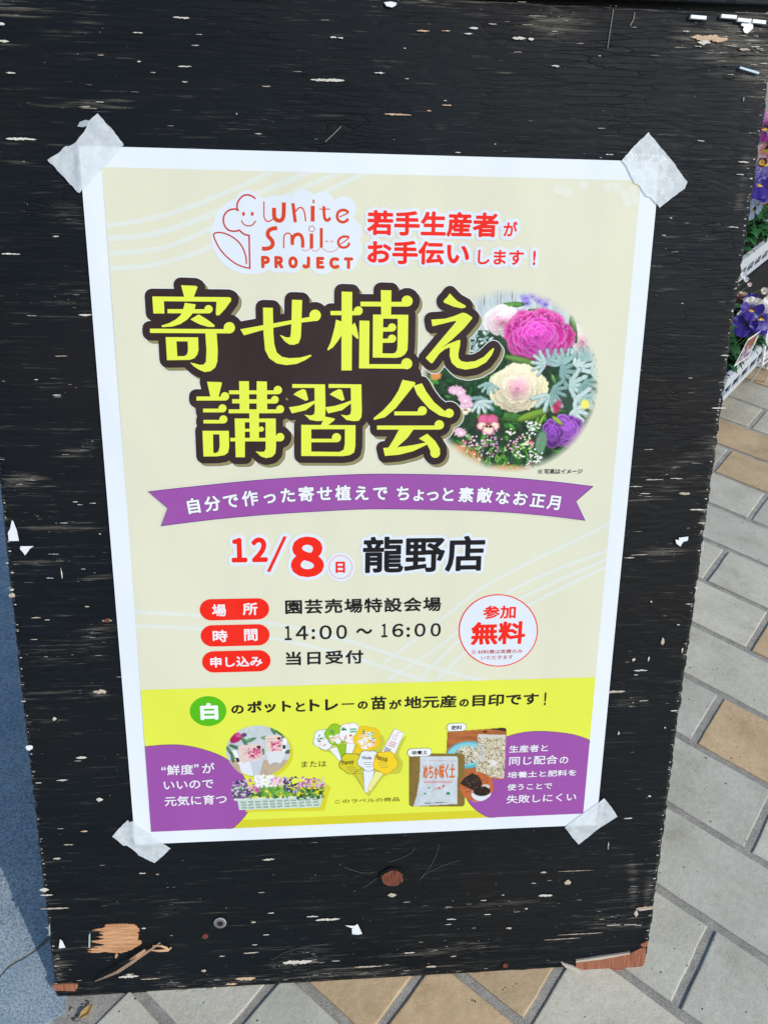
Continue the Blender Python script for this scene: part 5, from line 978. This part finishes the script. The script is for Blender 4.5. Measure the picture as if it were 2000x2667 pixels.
def rmask(p_, x0, y0, x1, y1, r_): dx = np.maximum(np.maximum(x0 + r_ - p_.X, p_.X - (x1 - r_)), 0); dy = np.maximum(np.maximum(y0 + r_ - p_.Y, p_.Y - (y1 - r_)), 0); return np.hypot(dx, dy) < r_
xs = pf.X + (pf.Y - 150) * .045; pf_m = (xs > 412) & (xs < 926) & (pf.Y > 150 - (pf.X - 410) * .075) & (pf.Y < 562) & ~((xs > 900) & (pf.Y < 140) & (np.hypot(xs - 900, pf.Y - 140) > 26))
pf.build('fertiliser_photograph', 5.0, pf_m, 'printed photograph of fertiliser granules on a blue plate and in a clear bag')
pb = Pic(Kk, 75, 330, 575, 802, 4.4); pb.C[:] = (134, 110, 52); pb.grain(10, .1); pb.poly([(178, 362), (200, 362), (496, 362), (503, 380), (500, 775), (440, 778), (120, 795), (150, 700), (176, 520)], (206, 214, 220)); pb.C *= (.93 + .14 * noise2(pb.X * .02, pb.Y * .02, 91))[..., None]; pb.ell(300, 560, 20, 200, (180, 190, 200), 6, .8, .5); pb.poly([(210, 572), (470, 572), (470, 577), (210, 577)], (220, 90, 80), .6); pb.poly([(210, 585), (455, 585), (455, 590), (210, 590)], (220, 90, 80), .6); pb.poly([(190, 395), (490, 402), (490, 406), (190, 399)], (200, 110, 110), .6)
for x, y, c in ((320, 640, (200, 150, 130)), (345, 636, (206, 60, 40)), (372, 632, (210, 160, 140)), (380, 618, (206, 60, 40)), (300, 650, (210, 170, 150)), (220, 685, (50, 140, 80)), (255, 635, (70, 160, 100))): pb.ell(x, y, 13, 9, c, 0, .4)
pb.ell(420, 684, 20, 16, (50, 150, 100), 0, .2); pb.poly([(220, 765), (410, 757), (410, 764), (220, 772)], (70, 70, 60), .7); pb.ell(170, 570, 4, 50, (70, 150, 100), 3, .5, .6)
xs = pb.X + (pb.Y - 340) * .03; pb.build('soil_bag_photograph', 6.0, rmask(pb, 80, 338, 566, 798, 28), 'printed photograph of a pale bag of potting soil')
m = MB(); text(m, 'めちゃ味く土', Kk, (203, 562), (482, 424), 7, ink(226, 110, 40), .00025, halo=.0007, haloc=ink(36, 120, 80)); ppart(m, 'bag_lettering')
ps = Pic(Kk, 515, 490, 820, 762, 4.4); ps.C[:] = (198, 106, 58); ps.grain(14, .04); ps.poly([(520, 600), (560, 545), (630, 505), (690, 540), (715, 590), (700, 640), (640, 660)], (52, 38, 34)); ps.ell(705, 690, 88, 62, (226, 230, 236), 0, .1); ps.ell(710, 665, 80, 44, (44, 32, 30), 0, .15); ps.ell(745, 625, 40, 24, (220, 224, 228), 0, .3); ps.ell(722, 650, 56, 30, (44, 32, 30), 0, .2); ps.spray(90, 560, 770, 520, 690, 3, 6, [(120, 90, 60), (30, 22, 20), (170, 130, 90), (80, 56, 44)], 6); ps.poly([(600, 745), (720, 760), (640, 770)], (230, 232, 236))
ps.build('soil_photograph', 7.8, np.hypot((ps.X - 667) / 149, (ps.Y - 625) / 131) < 1, 'printed round photograph of dark soil in a white cup')
for (x0, y0, x1, y1, t_, bl, tr) in ((446, 114, 539, 108, '肥料', (447, 134), (540, 94)), (107, 331, 240, 325, '培養土', (103, 349), (243, 309))):
    m = MB(); a, b = Kk(x0, y0), Kk(x1, y1); yy = (a[1] + b[1]) / 2; r_ = abs(Kk(x0, y0 - 34)[1] - Kk(x0, y0 + 34)[1]) / 2
    pts = [(a[0] + r_ * math.cos(t), yy + r_ * math.sin(t)) for t in np.linspace(math.pi / 2, 3 * math.pi / 2, 12)] + [(b[0] + r_ * math.cos(t), yy + r_ * math.sin(t)) for t in np.linspace(-math.pi / 2, math.pi / 2, 12)]
    flat(m, pts, 8.6, ink(244, 246, 246)); outline(m, pts, .00018, 8.9, ink(70, 66, 40), 6); text(m, t_, Kk, bl, tr, 9.4, BLACK, .00012); ppart(m, 'white_label')
bpy.data.objects.remove(FO)

# ------------------------------------------------------------------ tape strips and scraps
TZ = 0.0004 + 15 * DZ
def tape(name, pts, label, cat, group=None, thick=0.00022, z=TZ, jag=0.0, mat=None, sub=14, wav=.00008):
    """thin strip lying over paper and panel, with a few wrinkles"""
    cen = np.mean(np.array(pts), 0); n = len(pts); ring = []
    for i in range(n):
        a, b = np.array(pts[i]), np.array(pts[(i + 1) % n]); k = max(1, int(np.linalg.norm(b - a) / .0022))
        for s in range(k): ring.append(a + (b - a) * s / k + np.array([cg.uniform(-jag, jag), cg.uniform(-jag, jag)]))
    m = MB(); N = len(ring); seed = int(abs(cen[0] * 9e4)) % 50
    for k in range(sub + 1):
        t = 1 - k / sub
        for p in ring:
            q = cen + (p - cen) * t; dd_ = math.hypot(max(0, -q[0], q[0] - PW), max(0, q[1], -PH - q[1])); base = z - .0009 * min(1, dd_ / .005) ** 2 * (3 - 2 * min(1, dd_ / .005))
            m.v.append((q[0], q[1], base + wav * (float(noise2(np.array(q[0] * 120.), np.array(q[1] * 120.), seed, 3)) - .35)))
    for k in range(sub):
        for i in range(N): m.f.append((k * N + i, k * N + (i + 1) % N, (k + 1) * N + (i + 1) % N, (k + 1) * N + i))
    m.c = [(1,) * 4] * len(m.f)
    ar = sum(ring[i][0] * ring[(i + 1) % N][1] - ring[(i + 1) % N][0] * ring[i][1] for i in range(N))
    if ar < 0: m.f = [f[::-1] for f in m.f]
    o = m.build(name, mat or TAPE, None, None, False); o.matrix_world = MBRD(); return tag(o, label, cat, group)
g4 = 'tape strips holding the poster corners'
tape('tape_strip', [C1(*p) for p in [(422, 490), (480, 552), (537, 625), (480, 690), (410, 765), (345, 832), (335, 828), (270, 755), (205, 690), (222, 678), (250, 662), (285, 630), (300, 632), (330, 612), (372, 556), (385, 520)]], 'widest whitish tape strip over the upper left corner of the poster', 'tape', g4, jag=.0003)
tape('tape_strip', [C2(*p) for p in [(1142, 570), (1200, 640), (1250, 700), (1290, 760), (1310, 785), (1300, 812), (1250, 848), (1190, 896), (1150, 850), (1130, 845), (1100, 800), (1080, 790), (1065, 760), (1048, 720), (1025, 692), (1080, 630)]], 'whitish tape strip over the upper right corner, its inner edge torn in steps', 'tape', g4, jag=.00025)
tape('tape_strip', [C5(*p) for p in [(552, 612), (562, 622), (572, 614), (640, 662), (738, 735), (700, 772), (668, 798), (600, 765), (575, 740), (548, 722), (535, 725), (505, 698), (484, 684), (515, 648)]], 'whitish tape strip over the lower left corner with a wavy lower edge', 'tape', g4, jag=.0002)
tape('tape_strip', [C6(*p) for p in [(950, 518), (985, 560), (1008, 597), (970, 622), (925, 650), (890, 680), (840, 718), (815, 690), (780, 642), (830, 602), (890, 560)]], 'narrow whitish tape strip over the lower right corner of the poster', 'tape', g4, jag=.0002)
S1 = V(0, 1200, 3.16)
SCR = NT('white_tape_scrap').fin((0.74, 0.76, 0.78, 1), 0.45)
def scrap(pts, label, group='torn white scraps left on the panel', mat=None): return tape('tape_scrap', pts, label, 'scrap', group, z=0.0012, wav=.0006, sub=2, mat=mat or SCR)
scrap([S1(*p) for p in [(98, 490), (112, 495), (120, 520), (140, 570), (158, 658), (74, 660), (66, 590), (84, 560)]], 'tall white torn scrap stuck by the left edge of the black panel')
scrap([S1(*p) for p in [(170, 702), (280, 702), (248, 722), (235, 742), (208, 778), (190, 752), (165, 725)]], 'small white triangular scrap just below the tall scrap at the left edge')
scrap([S2(*p) for p in [(452, 1575), (470, 1590), (493, 1640), (475, 1642), (442, 1646)]], 'white pointed scrap between the left edge and the splintered patch')
scrap([C5(*p) for p in [(1490, 1068), (1530, 1070), (1545, 1062), (1558, 1090), (1565, 1104), (1548, 1108), (1522, 1106), (1520, 1085), (1528, 1078)]], 'small crumpled white scrap near the middle of the bottom edge')
scrap([C4(*p) for p in [(1258, 838), (1275, 840), (1272, 830), (1314, 825), (1312, 842), (1292, 848), (1280, 868), (1262, 855)]], 'small white scrap right of the poster beside the ribbon height')
scrap([S3(*p) for p in [(1120, 260), (1145, 265), (1155, 330), (1168, 370), (1160, 410), (1120, 440), (1085, 475), (1045, 465), (1018, 420), (1035, 380), (990, 355), (1000, 330), (1085, 320)]], 'crumpled white scrap over the staples in the top right corner')
scrap([C1(*p) for p in [(335, 545), (345, 525), (370, 516), (388, 520), (380, 540), (360, 548)]], 'grey-green leaf-shaped scrap peeking out above the upper left tape', mat=NT('grey_green_scrap').fin((0.36, 0.42, 0.42, 1), 0.5))
scrap([C2(*p) for p in [(0, 8), (30, 4), (55, 10), (50, 22), (35, 30), (10, 24)]], 'tiny white chip of tape on the top edge above the poster')
scrap([C5(*p) for p in [(112, 292), (140, 290), (142, 302), (128, 312), (115, 308)]], 'tiny white fragment on the left edge below the blue path')
# ------------------------------------------------------------------ potted pansies on trays behind the panel
rp = random.Random(77); D1 = np.array([.675, .738, 0]); D2 = np.array([-.738, .675, 0]); UP = np.array([0, 0, 1.0])
def frame_mat(c, ax, ay, az): return Matrix([[ax[i], ay[i], az[i], c[i]] for i in range(3)] + [[0, 0, 0, 1]])
def obox(mb, c, a, b, h, col, ea=D1, eb=D2):     # oriented box: centre of base, half sizes a, b, height h
    c = np.array(c); q = [c - ea * a - eb * b, c + ea * a - eb * b, c + ea * a + eb * b, c - ea * a + eb * b]
    mb.add([tuple(p) for p in q] + [tuple(p + UP * h) for p in q], [(0, 3, 2, 1), (4, 5, 6, 7), (0, 1, 5, 4), (1, 2, 6, 5), (2, 3, 7, 6), (3, 0, 4, 7)], col)
def rod(mb, a, b, r, col, n=6):
    a, b = np.array(a, float), np.array(b, float); d = b - a; d /= np.linalg.norm(d); s = np.cross(d, UP if abs(d[2]) < .9 else D1); s /= np.linalg.norm(s); t = np.cross(d, s); m = len(mb.v)
    mb.add([tuple(p + (s * math.cos(2 * math.pi * i / n) + t * math.sin(2 * math.pi * i / n)) * r) for p in (a, b) for i in range(n)], [(i, (i + 1) % n, n + (i + 1) % n, n + i) for i in range(n)] + [tuple(range(n))[::-1], tuple(range(n, 2 * n))], col)
WP = (.55, .59, .62, 1)
def tray(org, L, W_, z0, h, label, legs=True):
    """white slotted nursery tray; org is its near corner on the plan"""
    org = np.array([org[0], org[1], 0.0]); t = empty('plant_tray', Matrix.Translation((org[0], org[1], z0)), label, 'tray', 'white trays of potted pansies'); inv = t.matrix_world.inverted()
    def bl(mb, name): mb.build(name, PLASTIC, t, Matrix.Identity(4))
    m = MB(); obox(m, org + D1 * L / 2 + D2 * W_ / 2 + UP * z0, L / 2, W_ / 2, .004, WP); bl(m, 'tray_base')
    for (o_, ea, ln) in ((org, D1, L), (org + D2 * W_, D1, L), (org, D2, W_), (org + D1 * L, D2, W_)):
        m = MB(); eb = D2 if ea is D1 else D1; cc = o_ + ea * ln / 2
        for zz, hh in ((z0, h * .2), (z0 + h * .52, h * .48)): obox(m, cc + UP * zz, ln / 2, .0016, hh, WP, ea, eb)
        obox(m, cc + UP * (z0 + h), ln / 2 + .002, .005, .003, WP, ea, eb)
        n = max(3, int(ln / .05))
        for k in range(n + 1): obox(m, o_ + ea * ln * k / n + UP * (z0 + h * .2), .005, .0015, h * .32, WP, ea, eb)
        bl(m, 'tray_side')
    if legs:
        for a, b in ((0, 0), (1, 0), (0, 1), (1, 1)):
            m = MB(); c = org + D1 * L * a + D2 * W_ * b; rod(m, c + UP * (z0 + .004), c + UP * .004, .0028, (.8, .81, .8, 1)); bl(m, 'leg')
        m = MB(); rod(m, org + UP * .006, org + D2 * W_ + UP * .006, .0028, (.8, .81, .8, 1)); bl(m, 'foot_rail'); m = MB(); rod(m, org + D1 * L + UP * .006, org + D1 * L + D2 * W_ + UP * .006, .0028, (.8, .81, .8, 1)); bl(m, 'foot_rail')
    return t
def leafgeo(mb, base, tip, wd, col, fold=.25):
    base, tip = np.array(base), np.array(tip); d = tip - base; L = np.linalg.norm(d); d /= L; s = np.cross(d, UP); s /= (np.linalg.norm(s) + 1e-9); n = np.cross(s, d); vs = []; K_ = 6
    for k in range(K_ + 1):
        t = k / K_; w_ = wd * math.sin(math.pi * min(.98, t ** .75 + .02)) * (1 + .12 * (k % 2)); c = base + d * L * t - n * 0 + UP * (.18 * L * math.sin(math.pi * t) - .12 * L * t * t); vs += [tuple(c - s * w_ + n * w_ * fold), tuple(c), tuple(c + s * w_ + n * w_ * fold)]
    mb.add(vs, [(3 * k + a, 3 * k + a + 1, 3 * k + a + 4, 3 * k + a + 3) for k in range(K_) for a in (0, 1)], col)
def flower(parent, c, r, nrm, cin, cout, eye, low=None, name='flower'):
    """five rounded ruffled petals"""
    m = MB(); c = np.array(c); nrm = np.array(nrm, float); nrm /= np.linalg.norm(nrm); s = np.cross(nrm, UP); s /= (np.linalg.norm(s) + 1e-9); t = np.cross(s, nrm)
    if t[2] < 0: t = -t; s = -s
    for k, (a, ln, wd) in enumerate(((62, 1.0, .62), (118, 1.0, .62), (168, .92, .5), (12, .92, .5), (-90, .95, .68))):
        a = R(a + rp.uniform(-8, 8)); dx, dy = math.cos(a), math.sin(a); co = cout if (k < 2 or low is None) else low; rows = 5; cols_ = 8; vs = []
        for i in range(rows + 1):
            q = i / rows
            for j in range(cols_ + 1):
                p = (j / cols_ - .5) * 2; rad = r * ln * (q * (1 - .18 * p * p)); lat = r * wd * p * math.sin(min(1, q * 1.15) * math.pi / 2) * (1 - .3 * q ** 6)
                z = r * (.22 * q * q * (.6 + .4 * math.cos(p * 2)) + .06 * math.sin(p * 7 + k) * q * q) + .0006 * k + rp.uniform(-.01, .01) * r
                vs.append(tuple(c + s * (dx * rad - dy * lat) + t * (dy * rad + dx * lat) + nrm * z))
        W1 = cols_ + 1
        for i in range(rows):
            q = (i + .5) / rows
            for j in range(cols_):
                f_ = min(1, max(0, (q - .25) / .45)); vein = .85 if j % 2 else 1.0
                cc = tuple((cin[e] * (1 - f_) + co[e] * f_) * vein for e in range(3)) + (1,)
                if q < .15: cc = eye + (1,) if k == 4 else (.05, .02, .05, 1)
                n0 = len(m.v)
                m.f.append((i * W1 + j + k * W1 * (rows + 1), i * W1 + j + 1 + k * W1 * (rows + 1), (i + 1) * W1 + j + 1 + k * W1 * (rows + 1), (i + 1) * W1 + j + k * W1 * (rows + 1))); m.c.append(cc)
        m.v += vs
    return m.build(name, PLANT, parent, Matrix.Identity(4), True)
VIO = (.045, .02, .24); LAV = (.20, .17, .46); WHT = (.78, .76, .80); CRM = (.76, .70, .58); MAG = (.22, .02, .16); PNK = (.48, .22, .42); YE = (.8, .5, .03); MAR = (.12, .01, .015)
SOILM = NT('dark_potting_soil'); SOIL = SOILM.fin((.012, .009, .007, 1), .95, SOILM.bump(SOILM.noise(SOILM.coords(), 300, 3), 1.0, .002), spec=.1)
def potted(base, ph, pr, label, flowers, seed, nleaf=46, spread=.075, leafh=.07, potcol=(.02, .022, .024, 1), rim=None, group='pansies potted in the trays'):
    """pot, soil, foliage, stems and flower heads"""
    base = np.array(base, float); t = empty('potted_pansy', Matrix.Translation(tuple(base)), label, 'potted plant', group); g_ = random.Random(seed); m = MB(); n = 18; prof = [(.72, 0), (.98, .86), (1.06, .86), (1.08, 1.0), (.97, 1.0), (.93, .82)]
    for q, h in prof: m.v += [(base[0] + pr * q * math.cos(2 * math.pi * i / n), base[1] + pr * q * math.sin(2 * math.pi * i / n), base[2] + ph * h) for i in range(n)]
    for k in range(len(prof) - 1):
        for i in range(n): m.f.append((k * n + i, k * n + (i + 1) % n, (k + 1) * n + (i + 1) % n, (k + 1) * n + i)); m.c.append(rim if (rim and k >= 1) else potcol)
    m.f.append(tuple(range(n))[::-1]); m.c.append(potcol); m.build('pot', PLASTIC, t, Matrix.Identity(4))
    m = MB(); m.add([(base[0] + pr * .94 * math.cos(2 * math.pi * i / n), base[1] + pr * .94 * math.sin(2 * math.pi * i / n), base[2] + ph * .84) for i in range(n)], [tuple(range(n))], (1,) * 4); m.build('soil', SOIL, t, Matrix.Identity(4))
    m = MB(); top = base + UP * ph * .84
    for k in range(nleaf):
        a = g_.uniform(0, 6.283); q = g_.random() ** .6; h = leafh * g_.uniform(.15, 1.0) * (1.1 - .6 * q); b0 = top + np.array([math.cos(a), math.sin(a), 0]) * spread * q * .55 + UP * h * .7; a2 = a + g_.uniform(-.9, .9)
        L = g_.uniform(.022, .040); tip = b0 + np.array([math.cos(a2) * L, math.sin(a2) * L, L * g_.uniform(-.35, .45)]); v_ = g_.uniform(.6, 1.35); leafgeo(m, b0, tip, L * g_.uniform(.30, .42), (.014 * v_, .085 * v_, .016 * v_, 1)); 
        if k % 2 == 0: rod(m, top + (b0 - top) * .1, b0, .0007, (.05, .12, .03, 1), 4)
    m.build('foliage', PLANT, t, Matrix.Identity(4), True)
    for (c, r_, nr, a_, b_, e_, lo_) in flowers:
        c = np.array(c); m = MB(); rod(m, top + (c - top) * np.array([.3, .3, .1]), c - np.array(nr) * .004, .0008, (.09, .16, .05, 1), 5); m.build('stem', PLANT, t, Matrix.Identity(4)); flower(t, c, r_, nr, a_, b_, e_, lo_)
    return t
VW_ = np.array([-.35, -.75, .55])                # towards someone standing in front of the stand
def fl(x, y, Y, r, a, b, e=YE, lo=None, nr=None): return (at_y(x, y, Y), r, tuple(nr if nr is not None else VW_), a, b, e, lo)
A0 = at_y(1896, 978, 1.0); TZ1 = .062
tray((A0[0], A0[1]), .36, .25, TZ1, .062, 'white slotted tray of pansies on wire legs, lowest behind the panel edge')
TEAL = (.03, .14, .20, 1)
def onlow(a, b): p = A0 + D1 * a + D2 * b; return (p[0], p[1], TZ1 + .004)
potted(onlow(.06, .055), .062, .046, 'potted pansy with blue-violet and white flowers in a teal-rimmed pot, nearest in the low tray', [fl(1958, 806, 1.06, .024, VIO, CRM, YE, VIO), fl(1940, 846, 1.05, .026, VIO, (.55, .60, .68), VIO, VIO, (-.5, -.7, .5)), fl(1982, 828, 1.05, .027, VIO, WHT, YE, LAV), fl(1976, 852, 1.04, .022, VIO, LAV, YE, VIO, (-.1, -.5, .8)), fl(1956, 788, 1.08, .018, VIO, VIO, YE, LAV), fl(1934, 826, 1.09, .014, WHT, WHT, CRM, WHT)], 1, potcol=TEAL, rim=TEAL)
potted(onlow(.175, .055), .062, .046, 'potted pansy with cream flowers, middle of the low tray front row', [fl(2010, 806, 1.12, .028, CRM, CRM, YE, WHT), fl(2030, 830, 1.12, .025, LAV, WHT, YE, WHT)], 2)
potted(onlow(.29, .055), .062, .046, 'potted pansy with pink flowers, far end of the low tray front row', [fl(2060, 790, 1.2, .026, MAG, PNK)], 3)
potted(onlow(.06, .175), .062, .046, 'leafy potted pansy with tiny white buds, near end of the low tray back row', [fl(1936, 716, 1.22, .007, WHT, WHT, WHT, WHT), fl(1943, 728, 1.22, .006, WHT, WHT, WHT, WHT), fl(1952, 741, 1.2, .005, (.7, .4, .3), (.7, .4, .3), YE, WHT), fl(1931, 776, 1.1, .013, MAR, (.6, .5, .3), YE, MAR)], 4, leafh=.09)
potted(onlow(.175, .175), .062, .046, 'leafy potted pansy with few flowers, middle of the low tray back row', [fl(1990, 758, 1.24, .008, CRM, CRM)], 5, leafh=.09)
potted(onlow(.29, .175), .062, .046, 'potted pansy with violet flowers, far end of the low tray back row', [fl(2040, 730, 1.3, .026, VIO, LAV)], 6, leafh=.08)
# picture label standing at the front of the first pot
lc = [at_y(*p) for p in ((1911, 955, .985), (1948, 883, .995), (1982, 860, 1.03), (1950, 928, 1.02))]
def card(pts, name, label, inner, parent=None):
    m = MB(); cen = sum(pts) / 4; nn = np.cross(pts[1] - pts[0], pts[2] - pts[0]); nn /= np.linalg.norm(nn)
    if nn @ (CAM - cen) < 0: nn = -nn
    m.add([tuple(p - nn * .0004) for p in pts] + [tuple(p + nn * .0002) for p in pts], [(0, 1, 2, 3), (4, 5, 6, 7), (0, 1, 5, 4), (1, 2, 6, 5), (2, 3, 7, 6), (3, 0, 4, 7)], (.78, .78, .76, 1))
    K_ = 9
    for i in range(K_):
        for j in range(K_):
            def P_(a, b): a, b = .07 + .86 * a, .07 + .86 * b; return tuple((pts[0] * (1 - a) + pts[3] * a) * (1 - b) + (pts[1] * (1 - a) + pts[2] * a) * b + nn * .0006)
            col = inner if j > 4 + (i % 3 == 0) else [(.30, .22, .26), (.14, .03, .04), (.48, .42, .46), (.22, .16, .30)][rp.randrange(4)]
            if i == K_ - 1 and j > 4: col = (.62, .54, .38)
            m.add([P_(i / K_, j / K_), P_((i + 1) / K_, j / K_), P_((i + 1) / K_, (j + 1) / K_), P_(i / K_, (j + 1) / K_)], [(0, 1, 2, 3)], tuple(col) + (1,))
    return m, tag(m.build(name, PLASTIC), label, 'plant label')
card(lc, 'plant_label', 'brown picture label with white border standing in the nearest pansy pot', (.24, .075, .045))
# a second wire rack to the right
rk = empty('wire_rack', Matrix.Translation((float(at_z(1985, 952)[0]), float(at_z(1985, 952)[1]), 0)), 'white wire rack standing on the paving right of the low tray', 'rack')
f0 = at_y(1984, 951, 1.16)
for k, (a, b) in enumerate((((1984, 951), (1997, 862)), ((1984, 951), (2040, 905)), ((1986, 938), (2040, 893)), ((1988, 925), (2040, 882)), ((1990, 912), (1963, 918)), ((1966, 925), (1992, 866)), ((1997, 862), (2060, 840)))):
    m = MB(); rod(m, at_y(*a, 1.16 if k < 4 or k == 6 else 1.2), at_y(*b, 1.16 if k < 4 or k == 6 else 1.2), .0022 if k else .003, (.78, .79, .78, 1)); m.build('wire', PLASTIC, rk, Matrix.Identity(4))
for q in (f0, at_y(2040, 905, 1.16)): m = MB(); rod(m, q, (q[0] + .02, q[1] + .05, .001), .002, (.78, .79, .78, 1)); m.build('leg', PLASTIC, rk, Matrix.Identity(4))
# upper tray on a step
B_ = at_y(1938, 690, 1.30); U0 = np.array([B_[0] - .02, B_[1], 0])
st_ = MB(); obox(st_, U0 + D1 * .17 + D2 * .13, .19, .14, B_[2] - .06, (.10, .07, .05, 1)); so2 = st_.build('display_step', BOARD); tag(so2, 'dark wooden display step behind the low tray of pansies', 'display step')
tray((U0[0], U0[1]), .36, .25, B_[2] - .058, .058, 'white slotted tray of pansies on the dark step, upper of the two trays', legs=False)
def onup(a, b): p = U0 + D1 * a + D2 * b; return (p[0], p[1], B_[2] - .054)
potted(onup(.06, .055), .060, .046, 'potted pansy with lavender-blue flowers at the near corner of the upper tray', [fl(1976, 478, 1.2, .034, VIO, LAV, YE, VIO), fl(1996, 496, 1.19, .026, VIO, LAV, YE, VIO), fl(1966, 545, 1.22, .024, WHT, WHT, YE, WHT, (-.9, -.2, .35)), fl(1984, 424, 1.2, .010, YE, MAR, YE, MAR)], 7, nleaf=70, leafh=.13, spread=.09)
potted(onup(.175, .055), .060, .046, 'potted pansy with magenta flowers, middle of the upper tray front row', [fl(1994, 333, 1.25, .030, MAG, PNK, YE, MAG), fl(2000, 388, 1.22, .036, (.7, .2, .12), (.74, .62, .55), YE, WHT, (-.7, -.4, .5)), fl(2004, 430, 1.22, .014, YE, MAR, YE, YE)], 8, nleaf=70, leafh=.15, spread=.09)
potted(onup(.29, .055), .060, .046, 'potted pansy with yellow flowers, far end of the upper tray front row', [fl(2060, 420, 1.3, .03, MAR, (.7, .5, .05))], 9, nleaf=60, leafh=.12)
potted(onup(.06, .175), .060, .046, 'potted pansy with small violet flowers, near end of the upper tray back row', [], 10, nleaf=70, leafh=.14, spread=.1)
potted(onup(.175, .175), .060, .046, 'leafy potted pansy without flowers, middle of the upper tray back row', [], 11, nleaf=70, leafh=.14, spread=.1)
tb = at_y(2030, 300, 1.75); potted((tb[0] - .02, tb[1], 0), tb[2] - .01, .12, 'tall terracotta planter with leaves behind the trays', [], 12, nleaf=50, potcol=(.30, .13, .07, 1), group=None, spread=.15, leafh=.05)
